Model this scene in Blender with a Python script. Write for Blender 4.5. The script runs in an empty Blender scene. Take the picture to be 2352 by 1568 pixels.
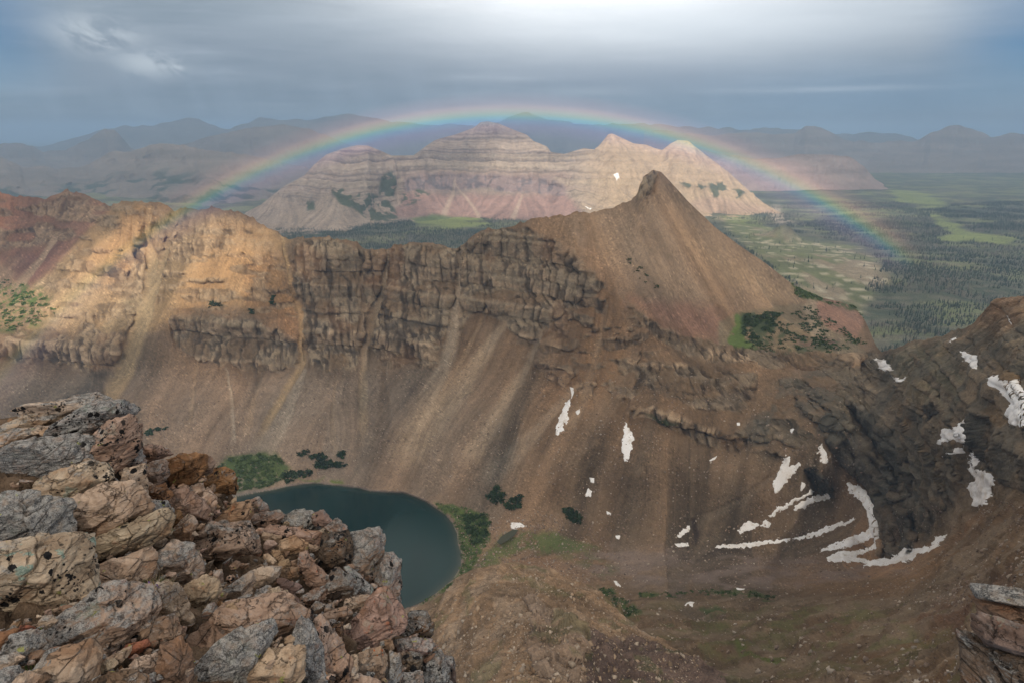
import bpy, math, random
import numpy as np
from mathutils import Vector

random.seed(7)
RNG = np.random.default_rng(11)
scene = bpy.context.scene
COL = scene.collection

# ------------------------------------------------------------------ camera
PITCH = math.radians(17.0)
CX, CY, FL = 1176.0, 784.0, 1568.0          # 24 mm lens on a 2352 x 1568 measuring frame
cam_d = bpy.data.cameras.new('camera')
cam_d.lens = 24.0
cam_d.sensor_width = 36.0
cam_d.clip_start = 0.1
cam_d.clip_end = 120000.0
cam = bpy.data.objects.new('camera', cam_d)
cam.location = (0, 0, 0)
cam.rotation_euler = (math.radians(90) - PITCH, 0, 0)
COL.objects.link(cam)
scene.camera = cam

# ------------------------------------------------------------------ exposure
scene.view_settings.view_transform = 'Standard'
scene.view_settings.look = 'None'
scene.view_settings.exposure = 0.14
scene.view_settings.gamma = 1.0
scene.view_settings.use_curve_mapping = False
scene.cycles.use_denoising = True
scene.cycles.denoising_prefilter = 'ACCURATE'
scene.cycles.denoising_input_passes = 'RGB_ALBEDO_NORMAL'
scene.cycles.use_adaptive_sampling = False
scene.cycles.max_bounces = 8
scene.cycles.diffuse_bounces = 3
scene.cycles.volume_bounces = 1
scene.cycles.transparent_max_bounces = 16
scene.cycles.sample_clamp_indirect = 6.0

# ------------------------------------------------------------------ node helper
class NG:
    """small expression helper over a node tree"""
    def __init__(s, tree):
        s.t = tree
    def n(s, typ, **kw):
        nd = s.t.nodes.new(typ)
        for k, v in kw.items():
            setattr(nd, k, v)
        return nd
    def put(s, sock, v):
        if isinstance(v, bpy.types.NodeSocket):
            s.t.links.new(v, sock)
        elif v is not None:
            if isinstance(v, (tuple, list)) and len(v) == 3 and sock.type == 'RGBA':
                v = (*v, 1.0)
            sock.default_value = v
    def m(s, op, a, b=None, c=None, clamp=False):
        nd = s.n('ShaderNodeMath', operation=op, use_clamp=clamp)
        for i, v in enumerate((a, b, c)):
            if v is not None:
                s.put(nd.inputs[i], v)
        return nd.outputs[0]
    def vm(s, op, a, b=None, scale=None):
        nd = s.n('ShaderNodeVectorMath', operation=op)
        s.put(nd.inputs[0], a)
        if b is not None:
            s.put(nd.inputs[1], b)
        if scale is not None:
            s.put(nd.inputs['Scale'], scale)
        return nd.outputs['Value'] if op in ('DOT_PRODUCT', 'LENGTH') else nd.outputs[0]
    def noise(s, vec, scale, detail=4, rough=0.55, dist=0.0, out='Fac'):
        nd = s.n('ShaderNodeTexNoise')
        s.put(nd.inputs['Vector'], vec)
        s.put(nd.inputs['Scale'], scale)
        nd.inputs['Detail'].default_value = detail
        nd.inputs['Roughness'].default_value = rough
        nd.inputs['Distortion'].default_value = dist
        return nd.outputs[out]
    def voro(s, vec, scale, feature='F1', out='Distance', rand=1.0):
        nd = s.n('ShaderNodeTexVoronoi', feature=feature)
        s.put(nd.inputs['Vector'], vec)
        s.put(nd.inputs['Scale'], scale)
        nd.inputs['Randomness'].default_value = rand
        return nd.outputs[out]
    def mr(s, v, a, b, c=0.0, d=1.0, smooth=True):
        nd = s.n('ShaderNodeMapRange')
        nd.interpolation_type = 'SMOOTHSTEP' if smooth else 'LINEAR'
        s.put(nd.inputs[0], v)
        for i, q in enumerate((a, b, c, d)):
            s.put(nd.inputs[i + 1], q)
        return nd.outputs[0]
    def mix(s, f, a, b, blend='MIX'):
        nd = s.n('ShaderNodeMix', data_type='RGBA', blend_type=blend)
        s.put(nd.inputs[0], f)
        s.put(nd.inputs[6], a)
        s.put(nd.inputs[7], b)
        return nd.outputs[2]
    def mapping(s, vec, scale=(1, 1, 1), rot=(0, 0, 0), loc=(0, 0, 0)):
        nd = s.n('ShaderNodeMapping')
        s.put(nd.inputs[0], vec)
        nd.inputs['Location'].default_value = loc
        nd.inputs['Rotation'].default_value = rot
        nd.inputs['Scale'].default_value = scale
        return nd.outputs[0]

# ------------------------------------------------------------------ sky
SUN_EL, SUN_AZ = math.radians(40.0), math.radians(180.0)   # sun behind the camera (rainbow ahead)
world = bpy.data.worlds.new('World')
scene.world = world
world.use_nodes = True
wt = world.node_tree
wt.nodes.clear()
g = NG(wt)
tc = g.n('ShaderNodeTexCoord').outputs['Generated']
sep = g.n('ShaderNodeSeparateXYZ')
g.put(sep.inputs[0], tc)
wx, wy, wz = sep.outputs
az = g.m('MULTIPLY', g.m('ARCTAN2', wx, wy), 57.2958)
el = g.m('MULTIPLY', g.m('ARCSINE', wz), 57.2958)
sky = g.n('ShaderNodeTexSky', sky_type='NISHITA')
sky.sun_disc = False
sky.sun_elevation = SUN_EL
sky.sun_rotation = SUN_AZ
sky.altitude = 3800
blue = g.mix(1.0, sky.outputs[0], (0.014, 0.036, 0.050), 'MULTIPLY')
# planar cloud coordinates: a layer high above, foreshortened towards the horizon
inv = g.m('DIVIDE', 1.0, g.m('ADD', g.m('MAXIMUM', wz, 0.0), 0.10))
cvx = g.m('MULTIPLY', wx, inv)
cvy = g.m('MULTIPLY', wy, inv)
cmb = g.n('ShaderNodeCombineXYZ')
g.put(cmb.inputs[0], cvx)
g.put(cmb.inputs[1], cvy)
g.put(cmb.inputs[2], 3.7)
cn1 = g.noise(g.mapping(cmb.outputs[0], (0.55, 0.9, 1)), 0.9, 5, 0.5)
cn2 = g.noise(g.mapping(cmb.outputs[0], (0.9, 1.6, 1), loc=(4, 9, 0)), 1.7, 5, 0.55)
ae = g.n('ShaderNodeCombineXYZ')
g.put(ae.inputs[0], g.m('MULTIPLY', az, 0.035))
g.put(ae.inputs[1], g.m('MULTIPLY', el, 0.33))
streak = g.noise(ae.outputs[0], 2.0, 4, 0.5, 0.3)
def blob(a0, e0, sa, se):
    u = g.m('DIVIDE', g.m('SUBTRACT', az, a0), sa)
    v = g.m('DIVIDE', g.m('SUBTRACT', el, e0), se)
    d2 = g.m('ADD', g.m('MULTIPLY', u, u), g.m('MULTIPLY', v, v))
    return g.m('EXPONENT', g.m('MULTIPLY', d2, -1.0))
wob = g.m('MULTIPLY', g.m('SUBTRACT', cn1, 0.5), 3.2)
elw = g.m('ADD', el, wob)
# grey rain cloud: darkest near the horizon and in a band, lighter above
ramp = g.n('ShaderNodeValToRGB')
g.put(ramp.inputs[0], g.mr(elw, -2.0, 16.0, 0, 1, False))
cr = ramp.color_ramp
cr.elements[0].position = 0.0
cr.elements[0].color = (0.215, 0.275, 0.325, 1)
cr.elements[1].position = 1.0
cr.elements[1].color = (0.56, 0.60, 0.64, 1)
for p, c in ((0.14, (0.225, 0.285, 0.34, 1)), (0.26, (0.255, 0.31, 0.375, 1)), (0.42, (0.275, 0.325, 0.385, 1)),
             (0.56, (0.38, 0.44, 0.50, 1)), (0.7, (0.46, 0.52, 0.57, 1))):
    e = cr.elements.new(p)
    e.color = c
cl = ramp.outputs[0]
cl = g.mix(g.m('MULTIPLY', g.mr(streak, 0.42, 0.75), 0.16), cl, (0.62, 0.68, 0.74))
cl = g.mix(g.m('MULTIPLY', g.mr(cn2, 0.35, 0.7), 0.10), cl, (0.55, 0.60, 0.66))
# heavier uneven cloud on the left, rain shafts hanging to the horizon
lf = g.m('MULTIPLY', g.mr(az, 2.0, -26.0), g.mr(cn1, 0.38, 0.62))
cl = g.mix(g.m('MULTIPLY', lf, 0.55), cl, (0.17, 0.225, 0.28))
bil = g.noise(g.mapping(ae.outputs[0], (1.3, 1.6, 1), loc=(3, 1, 0)), 2.2, 6, 0.6, 0.6)
cl = g.mix(g.m('MULTIPLY', g.mr(bil, 0.50, 0.72), 0.30), cl, (0.18, 0.235, 0.30))
cl = g.mix(g.m('MULTIPLY', g.mr(bil, 0.45, 0.28), 0.22), cl, (0.52, 0.58, 0.65))
rain = g.n('ShaderNodeCombineXYZ')
g.put(rain.inputs[0], g.m('ADD', g.m('MULTIPLY', az, 0.22), g.m('MULTIPLY', el, 0.05)))
g.put(rain.inputs[1], g.m('MULTIPLY', el, 0.02))
rn = g.noise(rain.outputs[0], 1.6, 4, 0.6)
cl = g.mix(g.m('MULTIPLY', g.m('MULTIPLY', g.mr(rn, 0.42, 0.66), g.mr(el, 7.0, 1.0)), 0.34), cl, (0.36, 0.44, 0.53))
darkb = g.m('MULTIPLY', blob(9, 4.2, 13, 1.25), g.mr(cn2, 0.25, 0.6, 0.6, 1.0))
cl = g.mix(g.m('MULTIPLY', darkb, 0.60), cl, (0.20, 0.25, 0.335))
darkb2 = blob(27, 2.0, 14, 2.4)
cl = g.mix(g.m('MULTIPLY', darkb2, 0.75), cl, (0.15, 0.255, 0.38))
glow = blob(7, 13.2, 16.0, 5.3)
cl = g.mix(1.0, cl, (0.90, 0.92, 0.94), 'MULTIPLY')
cl = g.mix(g.m('MINIMUM', g.m('MULTIPLY', glow, g.mr(cn2, 0.2, 0.7, 1.2, 1.5)), 1.0), cl, (1.34, 1.35, 1.36))
glow2 = blob(14, 7.6, 17, 2.3)
cl = g.mix(g.m('MULTIPLY', glow2, 0.5), cl, (0.86, 0.93, 0.99))
# gaps of blue towards both sides
gap = g.m('MAXIMUM', g.mr(az, 28.0, 35.5), g.mr(az, -29.5, -36.0))
gap = g.m('MULTIPLY', gap, g.mr(el, 0.5, 6.0))
gap = g.m('MULTIPLY', gap, g.mr(cn1, 0.25, 0.6, 0.75, 0.5))
cl = g.mix(gap, cl, blue)
# pale wisps on the left
wv = g.n('ShaderNodeCombineXYZ')
g.put(wv.inputs[0], g.m('MULTIPLY', az, 0.16))
g.put(wv.inputs[1], g.m('ADD', g.m('MULTIPLY', el, 0.26), g.m('MULTIPLY', az, 0.05)))
wn = g.noise(wv.outputs[0], 2.6, 6, 0.62, 0.5)
wb = g.m('MAXIMUM', blob(-29.2, 6.3, 2.4, 1.0), g.m('MULTIPLY', blob(-26.3, 4.6, 2.0, 0.8), 0.9))
wb = g.m('MAXIMUM', wb, blob(-24.6, 4.4, 0.5, 0.4))
wb = g.m('MAXIMUM', wb, blob(-36.5, 4.6, 1.0, 0.7))
wis = g.m('MULTIPLY', wb, g.mr(wn, 0.36, 0.58))
cl = g.mix(g.m('MULTIPLY', wis, 0.8), cl, (0.62, 0.68, 0.72))
# thin bright streaks low on the right
ws = g.m('MAXIMUM', blob(5.5, 3.05, 3.5, 0.26), g.m('MAXIMUM', blob(22.5, 3.0, 7.0, 0.22), blob(-1.5, 4.1, 4, 0.3)))
ws = g.m('MULTIPLY', ws, g.mr(bil, 0.35, 0.6, 0.4, 1.0))
cl = g.mix(g.m('MULTIPLY', ws, 0.30), cl, (0.72, 0.78, 0.84))
bg = g.n('ShaderNodeBackground')
g.put(bg.inputs[0], cl)
bg.inputs[1].default_value = 1.0
wo = g.n('ShaderNodeOutputWorld')
g.put(wo.inputs[0], bg.outputs[0])

# ------------------------------------------------------------------ sun
sun_d = bpy.data.lights.new('sun', 'SUN')
sun_d.energy = 4.2
sun_d.angle = math.radians(0.53)
sun_d.color = (1.0, 0.88, 0.72)
sun = bpy.data.objects.new('sun', sun_d)
sun.rotation_euler = (math.radians(90) - SUN_EL, 0, 0)   # light travels +Y and down
COL.objects.link(sun)

# ------------------------------------------------------------------ projection
SP, CP = math.sin(PITCH), math.cos(PITCH)
def rayd(px, py):
    dx = (np.asarray(px, float) - CX) / FL
    dy = (CY - np.asarray(py, float)) / FL
    return dx, CP + dy * SP, -SP + dy * CP
def atY(px, py, Y):
    a, b, c = rayd(px, py)
    t = Y / b
    return np.stack(np.broadcast_arrays(a * t, Y * np.ones_like(t), c * t), -1)
def atZ(px, py, z):
    a, b, c = rayd(px, py)
    t = z / c
    return np.stack(np.broadcast_arrays(a * t, b * t, z * np.ones_like(t)), -1)
def yz(px, py, z):
    a, b, c = rayd(px, py)
    return float(b * z / c)
def project(P):
    x, y, z = P[..., 0], P[..., 1], P[..., 2]
    t = y * CP - z * SP
    u = y * SP + z * CP
    return CX + FL * x / t, CY - FL * u / t, t

# ------------------------------------------------------------------ numpy noise
def _h(i, j, k, s):
    with np.errstate(over='ignore'):
        n = (i * np.uint32(374761393) + j * np.uint32(668265263) + k * np.uint32(2147483647 & 1274126177)
             + np.uint32((s * 144665 + 77) & 0xffffffff))
        n = (n ^ (n >> np.uint32(13))) * np.uint32(1274126177)
        n = (n ^ (n >> np.uint32(15))) * np.uint32(2246822519)
        return ((n ^ (n >> np.uint32(13))) & np.uint32(0xffffff)).astype(np.float32) / np.float32(0xffffff)
def vnoise(x, y, z, s=0):
    x = np.asarray(x, np.float64); y = np.asarray(y, np.float64); z = np.asarray(z, np.float64)
    x, y, z = np.broadcast_arrays(x, y, z)
    xi, yi, zi = np.floor(x), np.floor(y), np.floor(z)
    fx, fy, fz = (x - xi).astype(np.float32), (y - yi).astype(np.float32), (z - zi).astype(np.float32)
    i, j, k = (v.astype(np.int64).astype(np.uint32) for v in (xi, yi, zi))
    fx = fx * fx * (3 - 2 * fx); fy = fy * fy * (3 - 2 * fy); fz = fz * fz * (3 - 2 * fz)
    o = np.uint32(1)
    def L(a, b, t): return a + (b - a) * t
    c0 = L(L(_h(i, j, k, s), _h(i + o, j, k, s), fx), L(_h(i, j + o, k, s), _h(i + o, j + o, k, s), fx), fy)
    k = k + o
    c1 = L(L(_h(i, j, k, s), _h(i + o, j, k, s), fx), L(_h(i, j + o, k, s), _h(i + o, j + o, k, s), fx), fy)
    return L(c0, c1, fz)
def fbm(x, y, z, oct=4, s=0, rough=0.5):
    a, t, v = 1.0, 0.0, 0.0
    f = 1.0
    for o in range(oct):
        v = v + a * vnoise(x * f, y * f, z * f, s + o * 13)
        t += a
        a *= rough
        f *= 2.03
    return v / t
def ridged(x, y, z, oct=3, s=0):
    a, t, v, f = 1.0, 0.0, 0.0, 1.0
    for o in range(oct):
        v = v + a * (1 - np.abs(2 * vnoise(x * f, y * f, z * f, s + o * 17) - 1))
        t += a
        a *= 0.5
        f *= 2.1
    return v / t
def cells(x, y, z, s=0):
    """cellular noise: distance to the nearest point, gap to the next, random value of the cell"""
    x, y, z = np.broadcast_arrays(x, y, z)
    xi, yi, zi = np.floor(x), np.floor(y), np.floor(z)
    b1 = np.full(x.shape, 9.0, np.float32); b2 = b1.copy(); idv = np.zeros(x.shape, np.float32)
    for a in (-1, 0, 1):
        for b in (-1, 0, 1):
            for c in (-1, 0, 1):
                i, j, k = ((q + w).astype(np.int64).astype(np.uint32) for q, w in ((xi, a), (yi, b), (zi, c)))
                r = _h(i, j, k, s)
                dx = xi + a + _h(i, j, k, s + 1) - x
                dy = yi + b + _h(i, j, k, s + 2) - y
                dz = zi + c + _h(i, j, k, s + 3) - z
                d = (dx * dx + dy * dy + dz * dz).astype(np.float32)
                m = d < b1
                b2 = np.where(m, b1, np.minimum(b2, d))
                idv = np.where(m, r, idv)
                b1 = np.where(m, d, b1)
    return np.sqrt(b1), np.sqrt(b2) - np.sqrt(b1), idv
def sstep(a, b, x):
    t = np.clip((x - a) / (b - a), 0, 1)
    return t * t * (3 - 2 * t)
def sdf(poly, X, Y):
    """signed distance in measuring pixels, positive inside; far points get -999"""
    poly = np.asarray(poly, float)
    out = np.full(X.shape, -999.0)
    m = 70
    sel = (X > poly[:, 0].min() - m) & (X < poly[:, 0].max() + m) & (Y > poly[:, 1].min() - m) & (Y < poly[:, 1].max() + m)
    x, y = X[sel], Y[sel]
    if x.size == 0:
        return out
    d = np.full(x.shape, 1e9)
    ins = np.zeros(x.shape, bool)
    n = len(poly)
    for i in range(n):
        ax, ay = poly[i]
        bx, by = poly[(i + 1) % n]
        ex, ey = bx - ax, by - ay
        t = np.clip(((x - ax) * ex + (y - ay) * ey) / (ex * ex + ey * ey + 1e-9), 0, 1)
        d = np.minimum(d, (x - ax - t * ex) ** 2 + (y - ay - t * ey) ** 2)
        if ay != by:
            c = ((ay > y) != (by > y)) & (x < (bx - ax) * (y - ay) / (by - ay) + ax)
            ins ^= c
    d = np.sqrt(d)
    out[sel] = np.where(ins, d, -d)
    return out
def line_d(pts, X, Y):
    """distance to a polyline and position 0..1 along it"""
    best = np.full(X.shape, 1e9); tt = np.zeros(X.shape)
    n = len(pts) - 1
    for i in range(n):
        ax, ay = pts[i]; bx, by = pts[i + 1]
        ex, ey = bx - ax, by - ay
        t = np.clip(((X - ax) * ex + (Y - ay) * ey) / (ex * ex + ey * ey), 0, 1)
        d = (X - ax - t * ex) ** 2 + (Y - ay - t * ey) ** 2
        m = d < best
        best = np.where(m, d, best)
        tt = np.where(m, (i + t) / n, tt)
    return np.sqrt(best), tt
class RBF:
    def __init__(s, pts, val, smooth=1e-4):
        P = np.asarray(pts, float) / 1000.0
        v = np.asarray(val, float)
        n = len(P)
        A = np.sqrt(((P[:, None] - P[None]) ** 2).sum(-1) + 0.007 ** 2)
        A = -A - np.eye(n) * smooth * -1
        Q = np.c_[np.ones(n), P]
        M = np.zeros((n + 3, n + 3))
        M[:n, :n] = A
        M[:n, n:] = Q
        M[n:, :n] = Q.T
        s.w = np.linalg.lstsq(M, np.r_[v, 0, 0, 0], rcond=None)[0]
        s.P = P
    def __call__(s, x, y):
        sh = x.shape
        X = np.c_[x.ravel(), y.ravel()] / 1000.0
        out = np.empty(len(X))
        n = len(s.P)
        for a in range(0, len(X), 60000):
            q = X[a:a + 60000]
            d = np.sqrt(((q[:, None, 0] - s.P[None, :, 0]) ** 2 + (q[:, None, 1] - s.P[None, :, 1]) ** 2 + 0.007 ** 2).astype(np.float32))
            out[a:a + 60000] = -(d @ s.w[:n].astype(np.float32)) + s.w[n] + q @ s.w[n + 1:]
        return out.reshape(sh)
def blur1(a, r, axis):
    r = int(max(1, r))
    p = np.concatenate([np.repeat(np.take(a, [0], axis), r, axis), a, np.repeat(np.take(a, [-1], axis), r, axis)], axis)
    c = np.cumsum(p, axis=axis)
    z = np.zeros_like(np.take(c, [0], axis))
    c = np.concatenate([z, c], axis)
    n = a.shape[axis]
    hi = np.take(c, np.arange(n) + 2 * r + 1, axis)
    lo = np.take(c, np.arange(n), axis)
    return (hi - lo) / (2 * r + 1)
def blur(a, r):
    return blur1(blur1(a, r, 0), r, 1)

# ------------------------------------------------------------------ mesh helpers
def raw_mesh(name, V, Fa, mat=None, smooth=True, cols=None):
    """V (n,3), Fa (m,3) or (m,4) int array"""
    me = bpy.data.meshes.new(name)
    V = np.asarray(V, np.float32)
    Fa = np.asarray(Fa, np.int32)
    k = Fa.shape[1]
    me.vertices.add(len(V))
    me.vertices.foreach_set('co', V.ravel())
    me.loops.add(Fa.size)
    me.loops.foreach_set('vertex_index', Fa.ravel())
    me.polygons.add(len(Fa))
    me.polygons.foreach_set('loop_start', np.arange(0, Fa.size, k, dtype=np.int32))
    me.polygons.foreach_set('loop_total', np.full(len(Fa), k, np.int32))
    if smooth:
        me.polygons.foreach_set('use_smooth', np.ones(len(Fa), bool))
    me.update(calc_edges=True)
    if cols is not None:
        at = me.color_attributes.new('col', 'FLOAT_COLOR', 'POINT')
        at.data.foreach_set('color', np.c_[np.clip(cols, 0, 1), np.ones(len(cols))].astype(np.float32).ravel())
    if mat:
        me.materials.append(mat)
    return me
def link(name, me, parent=None, loc=None):
    o = bpy.data.objects.new(name, me)
    if parent:
        o.parent = parent
    if loc is not None:
        o.location = loc
    COL.objects.link(o)
    return o
def tag(o, label=None, cat=None, group=None, kind=None):
    if label: o['label'] = label
    if cat: o['category'] = cat
    if group: o['group'] = group
    if kind: o['kind'] = kind
    return o
def grid_faces(nr, nc):
    i = np.arange(nr - 1)[:, None] * nc + np.arange(nc - 1)[None]
    return np.stack([i, i + nc, i + nc + 1, i + 1], -1).reshape(-1, 4)
def gnormals(P):
    du = np.gradient(P, axis=1)
    dv = np.gradient(P, axis=0)
    n = np.cross(dv, du)
    n /= np.linalg.norm(n, axis=-1, keepdims=True) + 1e-9
    n *= np.where((n * P).sum(-1, keepdims=True) > 0, -1, 1)     # towards the valley side seen
    return n
def lic(P, cell, length, seed, pre=0):
    """noise smeared along the true fall line of the surface grid"""
    z = P[..., 2]
    xu, yu, zu = (np.gradient(P[..., k], axis=1) for k in range(3))
    xv, yv, zv = (np.gradient(P[..., k], axis=0) for k in range(3))
    det = xu * yv - xv * yu
    det = np.where(np.abs(det) < 1e-6, 1e-6, det)
    gx = (zu * yv - zv * yu) / det
    gy = (xu * zv - xv * zu) / det
    gm = np.sqrt(gx * gx + gy * gy) + 1e-9
    gx, gy = -gx / gm, -gy / gm
    su = (gx * yv - gy * xv) / det
    sv = (gy * xu - gx * yu) / det
    m = np.sqrt(su * su + sv * sv) + 1e-9
    su, sv = blur(su / m, 6), blur(sv / m, 6)
    m = np.sqrt(su * su + sv * sv) + 1e-9
    su, sv = su / m, sv / m
    nr, nc = z.shape
    N = np.random.default_rng(seed).standard_normal((nr, nc)).astype(np.float32)
    if pre:
        N = blur(blur(N, pre), pre)
        N /= N.std()
    R0, C0 = np.mgrid[0:nr, 0:nc].astype(np.float32)
    acc = N.copy()
    for sg in (1, -1):
        r, c = R0.copy(), C0.copy()
        for k in range(length):
            ri = np.clip(r, 0, nr - 1).astype(np.int32); ci = np.clip(c, 0, nc - 1).astype(np.int32)
            r = r + sg * cell * sv[ri, ci]
            c = c + sg * cell * su[ri, ci]
            ri = np.clip(r, 0, nr - 1).astype(np.int32); ci = np.clip(c, 0, nc - 1).astype(np.int32)
            acc += N[ri, ci] * ((r > 0.5) & (r < nr - 1.5) & (c > 0.5) & (c < nc - 1.5))
    acc -= acc.mean()
    return np.clip(acc / acc.std(), -2.2, 2.2)

class Layer:
    """a stretch of land: a crest line, and control points (px, py, Y) for the ground below it"""
    def __init__(s, top, bottom, ctrl, x0, x1, nx, ny):
        tx = [p[0] for p in top]
        s.px1 = np.linspace(x0, x1, nx)
        s.top = np.interp(s.px1, tx, [p[1] for p in top])
        s.bot = np.interp(s.px1, [b[0] for b in bottom], [b[1] for b in bottom])
        v = np.linspace(0, 1, ny)[:, None]
        s.PX = np.broadcast_to(s.px1[None], (ny, nx)).copy()
        s.PY = s.top[None] + (s.bot - s.top)[None] * v
        pts = [(p[0], p[1]) for p in top if len(p) > 2] + [(c[0], c[1]) for c in ctrl]
        val = [math.log(p[2]) for p in top if len(p) > 2] + [math.log(c[2]) for c in ctrl]
        s.rb = RBF(pts, val)
        s.L = s.rb(s.PX, s.PY)
        s.x0, s.x1, s.nx, s.ny = x0, x1, nx, ny
    def base(s):
        return atY(s.PX, s.PY, np.exp(s.L))
    def terrace(s, mask, k, r):
        """turn the mask into steep faces with flatter benches above and below (depth redistributed down each column)"""
        hp = mask - blur1(mask, r, 0)
        c = np.cumsum(hp, axis=0)
        c -= blur1(c, r * 2, 0)
        s.L = s.L + k * c
    def at(s, px, py):
        px = np.asarray(px, float); py = np.asarray(py, float)
        u = np.clip((px - s.x0) / (s.x1 - s.x0) * (s.nx - 1), 0, s.nx - 1.001)
        tp = np.interp(px, s.px1, s.top); bt = np.interp(px, s.px1, s.bot)
        v = np.clip((py - tp) / (bt - tp) * (s.ny - 1), 0, s.ny - 1.001)
        i, j = v.astype(int), u.astype(int)
        a, b = (v - i)[..., None], (u - j)[..., None]
        Q = s.P
        return (Q[i, j] * (1 - a) * (1 - b) + Q[i + 1, j] * a * (1 - b) + Q[i, j + 1] * (1 - a) * b + Q[i + 1, j + 1] * a * b)
    def finish(s, name, cols, mat, back=(0, 0), backslope=0.75, label=None):
        """add the far side of the crest and link"""
        P, C = s.P, cols
        nb, step = back
        if nb:
            rows, crow = [], []
            tgt = P[0]
            hd = tgt[:, :2] / np.linalg.norm(tgt[:, :2], axis=1, keepdims=True)
            for k in range(nb, 0, -1):
                d = step * k ** 1.5
                q = tgt.copy()
                q[:, :2] += hd * d
                q[:, 2] -= d * backslope * (0.6 + 0.8 * fbm(q[:, 0] / (step * 6), q[:, 1] / (step * 6), 0, 3, 5))
                rows.append(q); crow.append(C[0])
            P = np.concatenate([np.stack(rows), P], 0)
            C = np.concatenate([np.stack(crow), C], 0)
        nr, nc = P.shape[:2]
        me = raw_mesh(name, P.reshape(-1, 3), grid_faces(nr, nc), mat, True, C.reshape(-1, 3))
        o = link(name, me)
        tag(o, label, kind='structure')
        return o

# ------------------------------------------------------------------ land materials
def land_mat(name, s, speck=0.35, bump=1.0, det=0.35, light=(1.5, 1.45, 1.4), rough=0.95, joints=0.0):
    """colour from the 'col' attribute, broken up by grain, stones and relief of size s metres"""
    m = bpy.data.materials.new(name)
    m.use_nodes = True
    t = m.node_tree
    t.nodes.clear()
    g = NG(t)
    co = g.n('ShaderNodeTexCoord').outputs['Object']
    at = g.n('ShaderNodeAttribute', attribute_name='col')
    c = at.outputs['Color']
    n1 = g.noise(co, 1 / (s * 7), 5, 0.6)
    n2 = g.noise(co, 1 / (s * 1.3), 4, 0.7)
    n3 = g.noise(co, 1 / (s * 30), 3, 0.5)
    k = g.m('ADD', g.m('MULTIPLY', g.m('SUBTRACT', n1, 0.5), det * 2.2), 1.0)
    k = g.m('ADD', k, g.m('MULTIPLY', g.m('SUBTRACT', n2, 0.5), det * 3.0))
    k = g.m('ADD', k, g.m('MULTIPLY', g.m('SUBTRACT', n3, 0.5), det * 0.9))
    k = g.m('MAXIMUM', k, 0.25)
    kk = g.n('ShaderNodeCombineXYZ')
    for i in range(3):
        g.put(kk.inputs[i], k)
    c = g.mix(1.0, c, kk.outputs[0], 'MULTIPLY')
    v1 = g.n('ShaderNodeTexVoronoi')
    g.put(v1.inputs['Vector'], co)
    v1.inputs['Scale'].default_value = 1 / (s * 2.0)
    st = g.m('MULTIPLY', g.mr(v1.outputs['Distance'], 0.30, 0.16), g.mr(v1.outputs['Color'], 0.62, 0.85))
    c = g.mix(g.m('MULTIPLY', st, speck), c, g.mix(1.0, c, light, 'MULTIPLY'))
    st2 = g.m('MULTIPLY', g.mr(v1.outputs['Distance'], 0.35, 0.2), g.mr(v1.outputs['Color'], 0.35, 0.2))
    c = g.mix(g.m('MULTIPLY', st2, speck * 0.8), c, g.mix(1.0, c, (0.45, 0.43, 0.42), 'MULTIPLY'))
    h = g.m('ADD', g.m('MULTIPLY', n1, 2.2), g.m('MULTIPLY', n2, 0.8))
    h = g.m('ADD', h, g.m('MULTIPLY', st, 0.35))
    if joints:
        vj = g.voro(g.mapping(co, (1, 1, 1.6)), 1 / (s * 3.2), 'DISTANCE_TO_EDGE')
        jm = g.mr(vj, 0.0, 0.10)
        h = g.m('ADD', h, g.m('MULTIPLY', jm, 0.5))
    b = g.n('ShaderNodeBump')
    b.inputs['Strength'].default_value = 0.9
    b.inputs['Distance'].default_value = s * 1.3 * bump
    g.put(b.inputs['Height'], h)
    bs = g.n('ShaderNodeBsdfPrincipled')
    g.put(bs.inputs['Base Color'], c)
    bs.inputs['Roughness'].default_value = rough
    bs.inputs['Specular IOR Level'].default_value = 0.15
    g.put(bs.inputs['Normal'], b.outputs[0])
    o = g.n('ShaderNodeOutputMaterial')
    g.put(o.inputs[0], bs.outputs[0])
    return m
def paint(C, col, mask):
    mask = np.clip(mask, 0, 1)[..., None]
    return C * (1 - mask) + np.array(col) * mask

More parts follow.
